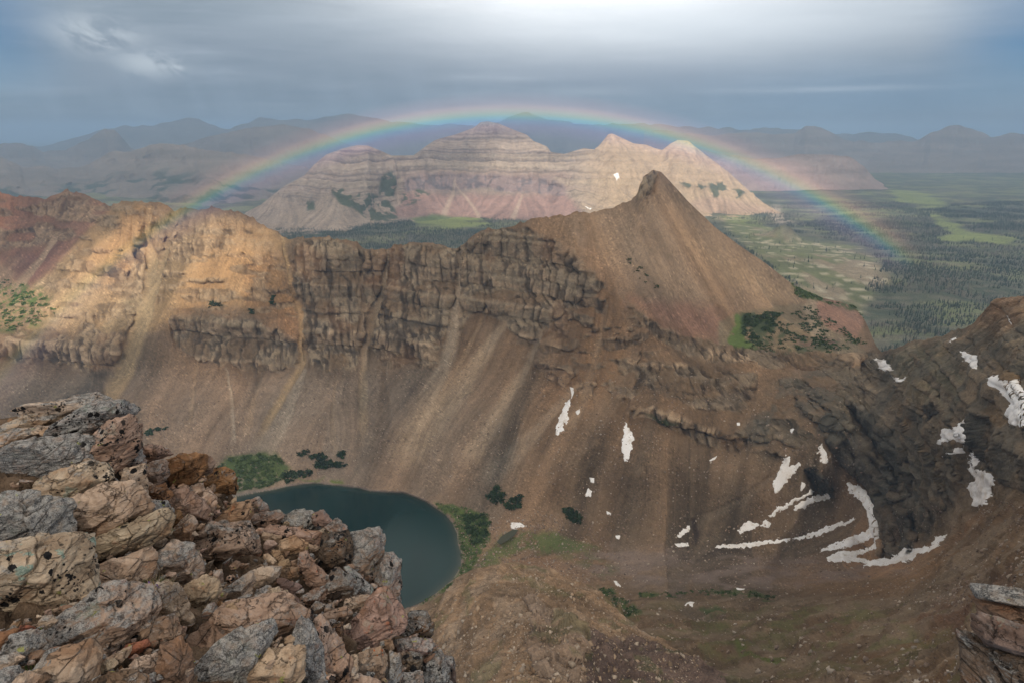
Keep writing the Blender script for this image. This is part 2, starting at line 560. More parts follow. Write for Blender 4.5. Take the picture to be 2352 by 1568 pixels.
# ------------------------------------------------------------------ far ranges
M_far = land_mat('far_rock', 30, 0.1, 0.8, 0.25)
def far_range(name, label, top, Yc, drop, runout, x0, x1, nx, ny, col, col2, seed, amp, mat=None, green=0.0, rib=0.12):
    xs = np.linspace(x0, x1, nx)
    tx = [p[0] for p in top]
    ty = np.interp(xs, tx, [p[1] for p in top])
    ty = ty + (fbm(xs / 22, seed, 0, 5, seed) - 0.5) * 11 * min(amp, 1)
    Y = Yc * (1 + 0.06 * (fbm(xs / 260, seed, 3, 2, seed) - 0.5))
    crest = atY(xs, ty, Y)
    v = np.linspace(0, 1, ny)[:, None]
    hd = crest[:, :2] / np.linalg.norm(crest[:, :2], axis=1, keepdims=True)
    zc = crest[:, 2]
    gl = crest[:, 0]
    prof = v ** 0.8
    z = zc[None] + (drop - zc)[None] * prof
    out = runout * v
    # spurs running down from the crest
    sp = ridged(gl[None] / (runout * 0.34) + 0.0 * v, v * 0.55 + seed, 0 * v, 4, seed)
    sp2 = ridged(gl[None] / (runout * 0.12), v * 1.8 + seed, 0 * v, 3, seed + 4)
    out = out + (sp - 0.5) * runout * rib * 3.0 * np.minimum(v * 5, 1) + (sp2 - 0.5) * runout * rib * np.minimum(v * 8, 1)
    X = crest[None, :, 0] - hd[None, :, 0] * out
    Yy = crest[None, :, 1] - hd[None, :, 1] * out
    cl = fbm(X / 300, Yy / 300, z / 90, 4, seed)
    z = z + (cl - 0.5) * 60 * amp * np.minimum(v * 4, 1)
    P = np.stack([X, Yy, z], -1)
    C = np.ones(P.shape) * np.array(col)
    C = paint(C, col2, sstep(0.4, 0.62, vnoise(0 * z, 0 * z, z / 45, seed + 3)) * 0.6)
    C = C * (0.75 + 0.5 * fbm(X / 400, Yy / 400, z / 60, 4, seed + 9))[..., None]
    if green:
        gm = sstep(0.52, 0.6, fbm(X / 160, Yy / 160, z / 160, 4, seed + 21)) * sstep(0.25, 0.6, v + 0 * z) * green
        C = paint(C, (0.05, 0.075, 0.05), gm)
    back = []
    for k in (1, 2, 3):
        q = P[0].copy()
        q[:, :2] += hd * runout * 0.25 * k
        q[:, 2] -= 120 * k * amp
        back.insert(0, q)
    P = np.concatenate([np.stack(back), P]); C = np.concatenate([np.stack([C[0]] * 3), C])
    me = raw_mesh(name, P.reshape(-1, 3), grid_faces(*P.shape[:2]), mat or M_far, True, C.reshape(-1, 3))
    return tag(link(name, me), label, kind='structure')

far_range('far_mountains', 'palest range on the horizon, nearly lost in the rain haze',
          [(-400, 330), (-100, 345), (100, 335), (160, 320), (260, 292), (390, 285), (435, 267), (480, 285), (525, 297),
           (600, 270), (640, 275), (700, 275), (800, 262), (850, 272), (960, 285), (1100, 290), (1210, 260), (1260, 275),
           (1340, 285), (1480, 283), (1560, 290), (1700, 296), (1826, 297), (1926, 310), (1976, 304), (2060, 309), (2110, 320),
           (2300, 330), (2800, 330)],
          15500, -650, 2600, -500, 2900, 420, 44, (0.16, 0.15, 0.14), (0.2, 0.18, 0.16), 3, 1.6)
far_range('middle_mountains', 'hazy blue-grey range rising behind the left ridge',
          [(-500, 300), (-100, 318), (0, 328), (75, 332), (100, 350), (145, 345), (200, 320), (240, 297), (265, 303), (300, 340),
           (345, 345), (420, 330), (535, 300), (650, 287), (710, 295), (760, 315), (850, 350), (1000, 400), (1150, 430)],
          10500, -600, 2200, -500, 1150, 360, 56, (0.19, 0.165, 0.15), (0.24, 0.2, 0.17), 5, 1.2)
far_range('rain_dimmed_mountains', 'long dim mountainside with scree chutes and dark tree patches behind the left crest',
          [(-500, 340), (0, 357), (50, 385), (90, 382), (140, 387), (190, 382), (220, 370), (260, 345), (300, 350), (340, 334),
           (420, 332), (455, 340), (520, 350), (600, 362), (700, 385), (800, 430), (900, 480), (1000, 520)],
          7200, -560, 2600, -500, 1000, 440, 100, (0.26, 0.22, 0.19), (0.20, 0.17, 0.15), 9, 0.9, green=0.9, rib=0.16)
far_range('right_range', 'hazy blue range with two broad peaks beyond the wooded valley',
          [(1500, 300), (1640, 312), (1706, 303), (1780, 312), (1826, 305), (1850, 292), (1871, 287), (1905, 303), (1940, 322), (2010, 327),
           (2100, 324), (2156, 300), (2180, 290), (2201, 287), (2240, 297), (2276, 316), (2321, 305), (2352, 309), (2450, 322), (2700, 320), (2900, 330)],
          11200, -520, 2500, 1480, 2900, 380, 70, (0.24, 0.20, 0.18), (0.18, 0.15, 0.14), 13, 0.8, rib=0.1)
far_range('pink_mesa', 'low pinkish banded mesa where the rainbow crosses the valley edge',
          [(1560, 330), (1640, 350), (1740, 366), (1800, 362), (1835, 354), (1900, 356), (1950, 360), (1985, 382), (2010, 412), (2040, 430)],
          7000, -500, 700, 1540, 2040, 200, 56, (0.36, 0.27, 0.24), (0.28, 0.21, 0.19), 17, 0.35, rib=0.1)

# ------------------------------------------------------------------ central mountains
M_mid = land_mat('mid_rock', 9, 0.3, 0.8, 0.3)
ctop = [(500, 560, 3700), (565, 488, 4000), (600, 470, 4000), (650, 430, 4100), (700, 403, 4200), (720, 380), (750, 355, 4250), (790, 341),
        (820, 334), (845, 335, 4300), (870, 345), (900, 358, 4500), (950, 357, 4700), (980, 335), (1000, 322), (1050, 308, 4900), (1088, 294),
        (1104, 281), (1120, 279, 4900), (1145, 284), (1176, 297), (1210, 310, 4850), (1226, 325), (1240, 330), (1256, 337, 4750), (1266, 350),
        (1296, 354, 4850), (1341, 341), (1366, 344, 4850), (1380, 330), (1397, 309), (1406, 307, 4850), (1430, 318), (1456, 330), (1485, 333, 4900),
        (1501, 340), (1521, 345, 4850), (1540, 330), (1556, 322, 4850), (1581, 324), (1600, 340), (1626, 360, 4850), (1650, 378), (1676, 398),
        (1700, 420, 4780), (1725, 443), (1756, 468, 4620), (1785, 485, 4500), (1830, 505, 4250)]
cbot = [(500, 600), (640, 600), (1900, 600)]
zb = -500
cctl = [(640, 526, yz(0, 526, zb)), (760, 527, yz(0, 527, zb)), (850, 512, yz(0, 512, zb)), (920, 500, yz(0, 500, zb) * .98),
        (1060, 500, yz(0, 500, zb)), (1200, 508, yz(0, 508, zb)), (1350, 510, yz(0, 510, zb)), (1500, 500, yz(0, 500, zb)), (1640, 492, yz(0, 492, zb)),
        (1750, 490, yz(0, 490, zb)), (500, 600, 2900), (900, 600, 2900), (1400, 600, 2900), (1850, 600, 2900),
        # cirque bowl in the middle
        (940, 400, 4600), (1000, 380, 4750), (1120, 380, 4750), (1240, 390, 4650), (920, 450, 4420), (1000, 430, 4640), (1120, 432, 4660), (1260, 440, 4600),
        (1010, 470, 4400), (1140, 470, 4400), (1300, 420, 4560), (1340, 400, 4560), (1330, 470, 4330),
        # left dome bulges forward
        (800, 400, 4080), (740, 430, 4040), (820, 470, 3990), (700, 480, 4000), (880, 400, 4260),
        (1410, 360, 4600), (1430, 420, 4450), (1480, 470, 4330), (1560, 380, 4600), (1600, 430, 4480), (1680, 450, 4560)]
CM = Layer(ctop, cbot, cctl, 500, 1830, 700, 250)
X, Yp = CM.PX, CM.PY
b0 = CM.base()
zz = b0[..., 2] + (b0[..., 0] - 300) * 0.015
rocky = 1 - np.maximum.reduce([sstep(-8, 12, sdf([(560, 490), (640, 450), (700, 470), (760, 440), (800, 470), (900, 470), (940, 440), (1010, 447), (1150, 440), (1280, 452), (1330, 470), (1350, 520), (600, 540)], X, Yp)),
                               sstep(-6, 10, sdf([(1640, 430), (1800, 500), (1640, 500), (1500, 480), (1540, 440)], X, Yp))])
band = sstep(0.42, 0.5, vnoise(0 * zz, 0 * zz, zz / 26, 4)) - sstep(0.62, 0.7, vnoise(0 * zz, 0 * zz, zz / 26, 4)) * 0.5
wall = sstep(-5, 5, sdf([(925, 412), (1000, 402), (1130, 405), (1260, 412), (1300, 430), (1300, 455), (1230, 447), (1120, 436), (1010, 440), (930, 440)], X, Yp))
CM.terrace(rocky * band * 0.4 + wall * 1.6, 0.0011, 11)
B = CM.base()
N = gnormals(B)
x, y, z = B[..., 0], B[..., 1], B[..., 2]
rb = ridged(x / 190, y / 190, z / 420, 4, 31)
bl = fbm(x / 45, y / 45, z / 30, 3, 33)
ed = np.minimum((Yp - CM.top[None]) / 10, 1)
disp = rocky * ((rb - 0.5) * 62 + (bl - 0.5) * 16) + (1 - rocky) * (rb - 0.5) * 20
CM.P = B + N * (disp * ed)[..., None]
st = lic(blur(B.reshape(B.shape[0], -1), 1).reshape(B.shape) if False else B, 1.0, 26, 3, 1)
CM.P[..., 2] += st * 1.2 * (1 - rocky)
fz = vnoise(0 * zz, 0 * zz, (zz + (fbm(x / 300, y / 300, 0, 2, 5) - .5) * 30) / 7, 19)
C = np.ones(B.shape) * np.array((0.35, 0.28, 0.225))
C = paint(C, (0.235, 0.19, 0.17), rocky * band * 0.6)
C = C * (1 + rocky * (fz - 0.5) * 0.8)[..., None]
C = paint(C, (0.26, 0.17, 0.15), sstep(385, 410, Yp) * sstep(445, 430, Yp) * sstep(900, 950, X) * sstep(1340, 1280, X) * rocky * 0.5)
C = paint(C, (0.40, 0.33, 0.26), rocky * sstep(0.6, 0.68, vnoise(0 * zz, 0 * zz, zz / 17, 8)) * 0.5)
C = paint(C, (0.46, 0.335, 0.21), sstep(1300, 1420, X) * 0.7)
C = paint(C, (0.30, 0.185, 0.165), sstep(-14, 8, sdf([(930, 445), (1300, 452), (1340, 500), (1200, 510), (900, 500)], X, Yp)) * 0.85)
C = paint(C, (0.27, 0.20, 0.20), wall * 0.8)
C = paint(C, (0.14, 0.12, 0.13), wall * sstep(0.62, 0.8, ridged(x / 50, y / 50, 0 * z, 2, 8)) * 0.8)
C = paint(C, (0.36, 0.25, 0.2), sstep(-10, 10, sdf([(1640, 450), (1790, 490), (1640, 496), (1560, 470)], X, Yp)) * 0.6)
C = C * (1 + 0.10 * st * (1 - 0.5 * rocky))[..., None]
for pts, w in (([(1046, 415), (1040, 445), (1020, 495)], 5), ([(1046, 425), (1090, 480), (1100, 500)], 4), ([(903, 380), (906, 430), (915, 470)], 4),
               ([(1200, 450), (1180, 500)], 5)):
    d, t = line_d(pts, X, Yp)
    C = paint(C, (0.48, 0.38, 0.3), sstep(1, 0.2, d / (w * (0.6 + 1.6 * t))) * 0.6)
gp = fbm(x / 55, y / 55, z / 30, 4, 55)
gm = np.zeros(X.shape)
for pl, th in (([(800, 470), (830, 440), (880, 455), (905, 480), (915, 510), (850, 512)], 0.44), ([(875, 405), (897, 395), (905, 430), (895, 460), (872, 445)], 0.42),
               ([(930, 430), (985, 445), (950, 470), (920, 475)], 0.5), ([(705, 468), (722, 465), (724, 482), (708, 486)], 0.36), ([(760, 440), (800, 430), (830, 470), (790, 480)], 0.52),
               ([(1625, 425), (1660, 420), (1670, 445), (1640, 455)], 0.44), ([(1560, 425), (1620, 430), (1600, 445)], 0.52), ([(1680, 440), (1710, 445), (1690, 460)], 0.45)):
    gm = np.maximum(gm, sstep(-5, 3, sdf(pl, X, Yp)) * sstep(th, th + 0.04, gp))
C = paint(C, (0.06, 0.085, 0.045), gm * 0.9)
C = paint(C, (0.13, 0.19, 0.07), sstep(-4, 6, sdf([(940, 503), (1000, 494), (1080, 500), (1110, 508), (1070, 518), (960, 518)], X, Yp)) * 0.9)
C = C * (1 + 0.08 * RNG.standard_normal(X.shape))[..., None]
CM.finish('central_mountains', C, M_mid, (5, 60), 0.6,
          'sunlit pale banded peaks with a shadowy cirque under the middle of the rainbow')

# ------------------------------------------------------------------ valley floor
def valley_z(x, y):
    u = x / y
    far = sstep(2500, 9000, y)
    z = -500 + (fbm(x / 900, y / 900, 0, 3, 61) - 0.5) * 34 * (1 - far) + (fbm(x / 170, y / 170, 0, 3, 62) - 0.5) * 9
    # stepped grassy bench right behind the cone
    b = np.exp(-(((x - 1000) / 620) ** 2 + ((y - 2480) / 420) ** 2))
    z = z + b * 62
    k = np.exp(-(((x - 1310) / 60) ** 2 + ((y - 3300) / 110) ** 2)) * 75
    return z + k
nu, nd = 440, 420
uu = np.linspace(-1.25, 1.35, nu)[None]
yy = np.geomspace(900, 60000, nd)[:, None]
vx, vy = uu * yy, yy + 0 * uu
vz = valley_z(vx, vy)
VP = np.stack([vx, vy, vz], -1)[::-1]
vpx, vpy, _ = project(VP)
x, y = VP[..., 0], VP[..., 1]
fl = fbm(x / 210, y / 130, 0, 5, 71)
fl2 = fbm(x / 60, y / 40, 0, 3, 72)
C = np.ones(VP.shape) * np.array((0.088, 0.098, 0.070))
C = paint(C, (0.055, 0.07, 0.05), sstep(0.42, 0.6, fl2) * 0.7)
C = paint(C, (0.15, 0.165, 0.085), sstep(0.52, 0.62, fl) * 0.85)
C = paint(C, (0.17, 0.145, 0.12), sstep(0.5, 0.62, fbm(x / 70, y / 26, 0, 4, 78)) * 0.5)
mead = np.zeros(x.shape)
for pl in ([(2140, 495), (2175, 505), (2230, 535), (2330, 552), (2300, 560), (2230, 550), (2190, 558), (2155, 548), (2200, 540), (2150, 515)],
           [(1880, 590), (1960, 600), (1990, 625), (1940, 640), (1900, 620)],
           [(1660, 500), (1740, 510), (1800, 540), (1760, 560), (1690, 540)],
           [(2050, 440), (2120, 446), (2180, 470), (2120, 476), (2060, 460)],
           [(940, 500), (1000, 490), (1100, 503), (1120, 515), (1040, 525), (960, 518)]):
    mead = np.maximum(mead, sstep(-5, 5, sdf(pl, vpx, vpy) + (fl - 0.5) * 26))
C = paint(C, (0.19, 0.22, 0.085), mead)
# grassy, stony bench
bench = sstep(-18, 14, sdf([(1650, 500), (1760, 530), (1860, 545), (1990, 580), (2040, 640), (2000, 690), (1960, 740), (1880, 720), (1830, 650), (1700, 560)], vpx, vpy) + (fl - 0.5) * 40)
C = paint(C, (0.14, 0.15, 0.075), bench * 0.9)
C = paint(C, (0.27, 0.21, 0.16), bench * sstep(0.48, 0.62, fbm(x / 90, y / 260, 0, 4, 75)) * 0.85)
C = paint(C, (0.42, 0.37, 0.30), bench * sstep(0.60, 0.70, fbm(x / 40, y / 16, 0, 4, 76)) * 0.9)
knob = sstep(-6, 6, sdf([(1770, 478), (1785, 470), (1800, 500), (1825, 512), (1790, 516), (1765, 500)], vpx, vpy))
C = paint(C, (0.33, 0.28, 0.25), knob)
C = C * (0.8 + 0.4 * fl)[..., None] * np.array((1.2, 1.22, 1.1))
M_val = land_mat('valley_floor', 4, 0.5, 0.5, 0.4)
me = raw_mesh('valley_floor', VP.reshape(-1, 3), grid_faces(*VP.shape[:2]), M_val, True, C.reshape(-1, 3))
tag(link('valley_floor', me), 'broad wooded valley with meadows stretching to the horizon', kind='structure')

# ------------------------------------------------------------------ the cirque round the lake
LAKE_Z = -400.0
LAKE = [(545, 1140), (600, 1129), (630, 1124), (660, 1116), (700, 1111), (725, 1109), (755, 1112), (790, 1116), (825, 1120), (850, 1127),
        (880, 1129), (925, 1131), (950, 1139), (980, 1152), (1003, 1168), (1025, 1183), (1040, 1202), (1050, 1225), (1052, 1248), (1060, 1270), (1059, 1298), (1040, 1330),
        (1010, 1356), (985, 1378), (950, 1396), (915, 1407), (880, 1440), (780, 1500), (600, 1500), (460, 1380), (420, 1240), (470, 1165)]
top = [(-300, 425, 1700), (-100, 432, 1600), (0, 441, 1500), (40, 452), (80, 450), (105, 456, 1500), (150, 440), (180, 445), (205, 452), (225, 465), (257, 474, 1350), (275, 466), (283, 460), (310, 463, 1160),
       (335, 466), (360, 464), (385, 470), (400, 484, 1120), (430, 481), (470, 481), (487, 474, 1110), (520, 482), (560, 495), (600, 514, 1070), (640, 533), (645, 545), (665, 551, 1030),
       (705, 546), (760, 546), (795, 549, 1000), (820, 562), (838, 573), (890, 571, 1010), (905, 562), (960, 557), (1000, 562, 985), (1040, 568), (1062, 565), (1075, 552),
       (1090, 540, 950), (1110, 530), (1160, 525), (1205, 512, 925), (1212, 502), (1260, 499), (1310, 493, 905), (1322, 484), (1345, 489), (1400, 478), (1440, 466, 945), (1458, 456), (1466, 440), (1471, 418),
       (1480, 402), (1500, 388, 1035), (1513, 389), (1525, 402), (1545, 424), (1580, 462), (1640, 520), (1700, 566), (1760, 606), (1810, 645), (1838, 668, 985),
       (1880, 682, 1010), (1935, 694), (1965, 708, 1030), (1985, 733, 990), (2000, 765, 910), (2012, 795, 820), (2026, 810, 730), (2042, 806, 660), (2060, 797), (2095, 783, 620), (2150, 775), (2200, 757, 570), (2235, 742),
       (2262, 712), (2290, 688, 500), (2320, 682), (2352, 680, 470), (2420, 660), (2500, 640, 440), (2650, 600, 400)]
def CP_(px, py):
    a, b, c = rayd(px, py)
    t = -850.7 / (c + 0.6 * a - 0.9 * b)
    return (px, py, float(b * t))
def Z(px, py, z): return (px, py, yz(px, py, z))
ctrl = [
    # left: the farther purple slope, then the golden spur in front of it
    (-250, 600, 1450), (0, 560, 1420), (80, 560, 1400), (0, 650, 1300), (150, 520, 1400), (200, 500, 1370), (240, 490, 1330), (-100, 700, 1200),
    (265, 485, 1160), (215, 540, 1130), (150, 610, 1100), (60, 690, 1080), (0, 740, 1050),
    (300, 600, 1080), (330, 560, 1110), (230, 680, 1040), (400, 600, 1050), (100, 750, 1000), (0, 800, 960), (-200, 800, 1000),
    (500, 600, 1020), (330, 700, 1000), (450, 700, 985), (600, 650, 975), (250, 780, 960), (0, 850, 935), (120, 855, 935), (250, 860, 925), (-200, 870, 940),
    (400, 740, 965), (560, 740, 945), (400, 830, 935), (600, 855, 905), (320, 860, 915), (690, 700, 945),
    (750, 600, 975), (750, 700, 935), (750, 845, 890), (860, 640, 985), (850, 740, 935), (850, 845, 890), (950, 640, 955), (950, 740, 925), (950, 850, 870),
    (1050, 640, 945), (1050, 740, 900), (1050, 830, 860), (1150, 620, 925), (1150, 740, 880), (1150, 830, 840), (1230, 780, 835), (1250, 860, 810),
    (1300, 640, 860), (1345, 620, 838), (1375, 655, 828), (1300, 760, 818), (1340, 850, 778), (1400, 740, 800),
    # talus down to the lake
    Z(-200, 960, -360), Z(0, 960, -360), Z(200, 960, -350), Z(400, 1050, -388), Z(300, 1000, -370), Z(520, 1060, -392), Z(550, 960, -352), Z(640, 1105, -398), Z(750, 1095, -396), Z(750, 960, -343),
    Z(860, 1115, -396), Z(950, 1110, -391), Z(950, 980, -345), Z(1100, 1180, -396), Z(1100, 1080, -368), Z(1150, 960, -322), Z(1250, 1190, -389),
    Z(1080, 1260, -399), Z(1160, 1240, -399), Z(1080, 1340, -398), Z(1300, 1060, -343), Z(1350, 950, -300),
    Z(1250, 1260, -398), Z(1250, 1330, -396), Z(1400, 1240, -390), Z(1400, 1150, -370), Z(1450, 1330, -390), Z(1150, 1400, -402), Z(1000, 1420, -402),
    Z(500, 1200, -404), Z(700, 1300, -404), Z(900, 1400, -404), Z(300, 1200, -400), Z(0, 1200, -400), Z(-200, 1200, -400), Z(300, 1640, -404), Z(0, 1640, -400), Z(800, 1640, -404), Z(-200, 1640, -400), Z(1050, 1640, -390),
    # rim of the cliff below the cone and the cone's scree
    (1440, 708, 808), (1500, 747, 806), (1560, 770, 812), (1640, 792, 822), (1740, 804, 800), (1860, 814, 775), (1960, 819, 750),
     *[CP_(a, b) for a, b in ((1510, 420), (1400, 510), (1400, 580), (1400, 650), (1450, 490), (1450, 560), (1450, 640), (1450, 700), (1505, 480), (1505, 560), (1505, 640), (1505, 720), (1560, 460), (1560, 540), (1560, 640), (1560, 720), (1620, 520), (1620, 600), (1620, 700), (1680, 570), (1680, 660), (1680, 740), (1750, 620), (1750, 700), (1810, 660))],
    (1800, 725, 900), (1780, 770, 850), (1860, 745, 890), (1900, 780, 825), (1900, 715, 960), (1950, 725, 980), (1950, 760, 910), (1960, 795, 830),
    # wall under the rim
    (1480, 790, 780), (1480, 900, 715), (1600, 830, 768), (1600, 930, 690), (1700, 840, 758), (1700, 950, 670), (1800, 850, 725), (1800, 960, 650), (1900, 860, 710),
    (1950, 850, 705), (1450, 950, 690), (1560, 1000, 655), (1680, 1050, 628),
    Z(1462, 1090, -336), Z(1540, 1190, -372), Z(1600, 1150, -356), Z(1600, 1260, -388), Z(1750, 1150, -342), Z(1750, 1250, -376), Z(1850, 1020, -285), Z(1850, 1120, -325), Z(1900, 1200, -350),
    Z(1600, 1330, -388), Z(1800, 1300, -378), Z(1950, 1240, -350), Z(1950, 1290, -356), Z(2000, 1310, -352), Z(1900, 960, -262), Z(1960, 1110, -315),
    # right-hand wall curving round towards the viewer
    Z(2000, 900, -245), Z(2000, 1000, -268), Z(2050, 1100, -292), Z(2060, 1200, -318), Z(2090, 1275, -330), Z(2060, 850, -212), Z(2100, 900, -205), Z(2150, 850, -180),
    Z(2150, 950, -205), Z(2130, 1050, -246), Z(2150, 1150, -270), Z(2170, 1240, -292), Z(2200, 1030, -212), Z(2240, 900, -165), Z(2240, 1000, -185), Z(2240, 1100, -222), Z(2240, 1180, -243),
    Z(2300, 780, -132), Z(2300, 880, -146), Z(2320, 980, -160), Z(2320, 1080, -182), Z(2300, 1150, -205), Z(2450, 900, -130), Z(2600, 900, -110), Z(2500, 1100, -145),
    # near slope coming round under the viewer
    Z(2352, 1180, -178), Z(2300, 1250, -186), Z(2352, 1300, -150), Z(2200, 1300, -220), Z(2100, 1330, -262), Z(2000, 1360, -290), Z(1850, 1350, -330), Z(1700, 1360, -345), Z(1500, 1370, -352),
    Z(1480, 1440, -305), Z(1600, 1420, -318), Z(1750, 1430, -290), Z(1900, 1430, -258), Z(2050, 1430, -225), Z(2200, 1430, -180), Z(2352, 1430, -128),
    Z(1500, 1520, -262), Z(1700, 1520, -248), Z(1900, 1520, -212), Z(2100, 1520, -172), Z(2300, 1520, -118), Z(1500, 1640, -220), Z(1800, 1640, -190), Z(2100, 1640, -140), Z(2400, 1640, -90), Z(2600, 1400, -90),
    Z(1350, 1400, -372), Z(1300, 1640, -330), Z(1400, 1500, -300),
]
_cx = np.arange(-300, 2560, 5.0)
_cy = np.interp(_cx, [p[0] for p in top], [p[1] for p in top])
_rg = np.where(_cx < 1320, 1.0, np.where(_cx < 1520, 0.9, np.where(_cx < 2030, 0.12, 0.9)))
_cy = _cy + _rg * ((fbm(_cx / 19, 3.3, 0, 4, 83) - 0.5) * 16 - np.maximum(0, ridged(_cx / 11, 8.1, 0, 2, 84) - 0.72) * 24)
topj = [(a, b) for a, b in zip(_cx, _cy)]
CQ = Layer(top, [(-300, 1640), (2700, 1640)], ctrl, -200, 2560, 1020, 460)
_old = CQ.top
CQ.top = np.interp(CQ.px1, _cx, _cy)
CQ.PY = CQ.top[None] + (CQ.bot - CQ.top)[None] * np.linspace(0, 1, CQ.ny)[:, None]
CQ.L = CQ.rb(CQ.PX, CQ.PY)
X, Yp = CQ.PX, CQ.PY
# wobble so that traced borders do not read as straight lines
wx_ = (fbm(X / 22, Yp / 22, 0, 4, 81) - 0.5) * 26
wy_ = (fbm(X / 22, Yp / 22, 5, 4, 82) - 0.5) * 26
Xw, Yw = X + wx_, Yp + wy_
lake_s = sdf(LAKE, X, Yp)
def reg(pl, soft=6, w=1.0):
    return sstep(-soft, soft, sdf(pl, X + wx_ * w, Yp + wy_ * w))
cl_main = reg([(668, 590), (700, 552), (760, 545), (840, 575), (900, 560), (1060, 562), (1120, 530), (1200, 525), (1290, 555), (1350, 615), (1392, 660), (1340, 695), (1270, 740),
               (1235, 785), (1190, 780), (1150, 730), (1100, 715), (1062, 745), (1030, 815), (1000, 845), (945, 838), (890, 850), (872, 830), (835, 790), (815, 850), (730, 846), (692, 790), (675, 690)])
cl_left = reg([(392, 735), (430, 712), (520, 735), (590, 730), (690, 792), (692, 845), (590, 852), (540, 835), (470, 830), (400, 790)])
cl_gold = reg([(-300, 765), (0, 765), (100, 748), (165, 765), (200, 728), (240, 775), (285, 755), (330, 712), (310, 760), (280, 855), (200, 850), (100, 832), (0, 832), (-300, 840)])
cl_spur = reg([(312, 545), (332, 560), (345, 620), (342, 690), (262, 680), (250, 655), (300, 610)]) * 0.9
cl_up = reg([(400, 495), (470, 485), (560, 500), (630, 545), (640, 600), (560, 560), (500, 600), (430, 560)], 12) * 0.35
cl_rag = reg([(-200, 470), (100, 460), (300, 465), (400, 485), (640, 540), (665, 640), (690, 730), (520, 735), (340, 720), (230, 740), (-200, 760), (-200, 700), (30, 700), (190, 560), (-200, 600)], 14) * sstep(0.44, 0.56, fbm(X / 50, Yp / 14, 9, 4, 88)) * 0.75
cl_peakl = reg([(90, 470), (140, 442), (185, 446), (220, 470), (150, 490), (100, 490)]) * 0.7
cl_mid = reg([(1180, 755), (1230, 730), (1245, 790), (1190, 790)])
cl_rim = reg([(1440, 704), (1540, 760), (1640, 788), (1860, 810), (1990, 822), (1980, 850), (1850, 850), (1620, 830), (1500, 775)], 4, 0.5)
cl_wall = reg([(1465, 845), (1500, 830), (1620, 845), (1740, 860), (1730, 900), (1700, 950), (1600, 940), (1500, 900), (1460, 880)])
cl_thin = reg([(1448, 942), (1500, 932), (1560, 950), (1640, 985), (1720, 1000), (1690, 1045), (1610, 1022), (1530, 975), (1450, 955)], 4)
cl_face = reg([(1360, 660), (1450, 720), (1520, 790), (1480, 850), (1470, 930), (1380, 900), (1330, 920), (1270, 880), (1190, 800), (1180, 760), (1240, 740)], 14) * sstep(0.44, 0.56, fbm(X / 30, Yp / 14, 3, 3, 87)) * 0.8
cl_cone = reg([(1460, 460), (1472, 410), (1500, 388), (1513, 395), (1500, 430), (1482, 455)], 3, 0.3)
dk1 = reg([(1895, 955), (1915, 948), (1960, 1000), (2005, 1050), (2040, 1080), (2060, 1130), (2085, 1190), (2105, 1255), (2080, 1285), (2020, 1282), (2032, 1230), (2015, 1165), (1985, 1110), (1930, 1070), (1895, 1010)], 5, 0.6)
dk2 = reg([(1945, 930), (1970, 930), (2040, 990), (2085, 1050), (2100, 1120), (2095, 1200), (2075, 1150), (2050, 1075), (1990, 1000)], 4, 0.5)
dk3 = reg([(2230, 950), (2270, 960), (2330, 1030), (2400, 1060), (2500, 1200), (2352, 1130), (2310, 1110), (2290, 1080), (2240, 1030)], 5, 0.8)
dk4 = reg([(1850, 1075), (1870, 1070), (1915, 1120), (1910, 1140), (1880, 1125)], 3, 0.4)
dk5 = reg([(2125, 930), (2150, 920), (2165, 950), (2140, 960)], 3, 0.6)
cl_cr = reg([(2260, 700), (2290, 680), (2600, 590), (2600, 900), (2352, 870), (2300, 820), (2262, 760)], 10) * 0.75
cl_rr = reg([(2050, 800), (2200, 760), (2262, 745), (2300, 850), (2200, 1000), (2080, 960), (1960, 900), (2000, 830)], 18) * 0.3
spine = [(1560, 900), (1700, 905), (1830, 905), (1900, 950), (1975, 1030), (2040, 1110), (2075, 1190), (2095, 1290)]
sd_, st_ = line_d(spine, X + wx_ * 0.5, Yp + wy_ * 0.5)
sgn = np.where((X - 1900) + (1000 - Yp) * 0.9 > 0, 1.0, -1.0)
swirl = sstep(0.44, 0.56, vnoise(sgn * sd_ / 17, st_ * 1.5, 0 * X, 171) * 0.65 + vnoise(sgn * sd_ / 7, st_ * 3, 0 * X, 172) * 0.35)
rw = reg([(1880, 840), (2060, 810), (2260, 770), (2600, 700), (2600, 1150), (2352, 1130), (2250, 1080), (2130, 1240), (2080, 1290), (2020, 1270), (1990, 1110), (1880, 1000), (1760, 1060), (1700, 1000), (1780, 880)], 20)
cl_sw = rw * swirl * 0.95
cliff = np.maximum.reduce([cl_sw, cl_main, cl_left, cl_gold, cl_spur, cl_up, cl_peakl, cl_rag, cl_mid, cl_rim, cl_wall, cl_thin, cl_face, cl_cone, cl_cr, cl_rr])
dark = np.maximum.reduce([dk1, dk2, dk3, dk4, dk5])
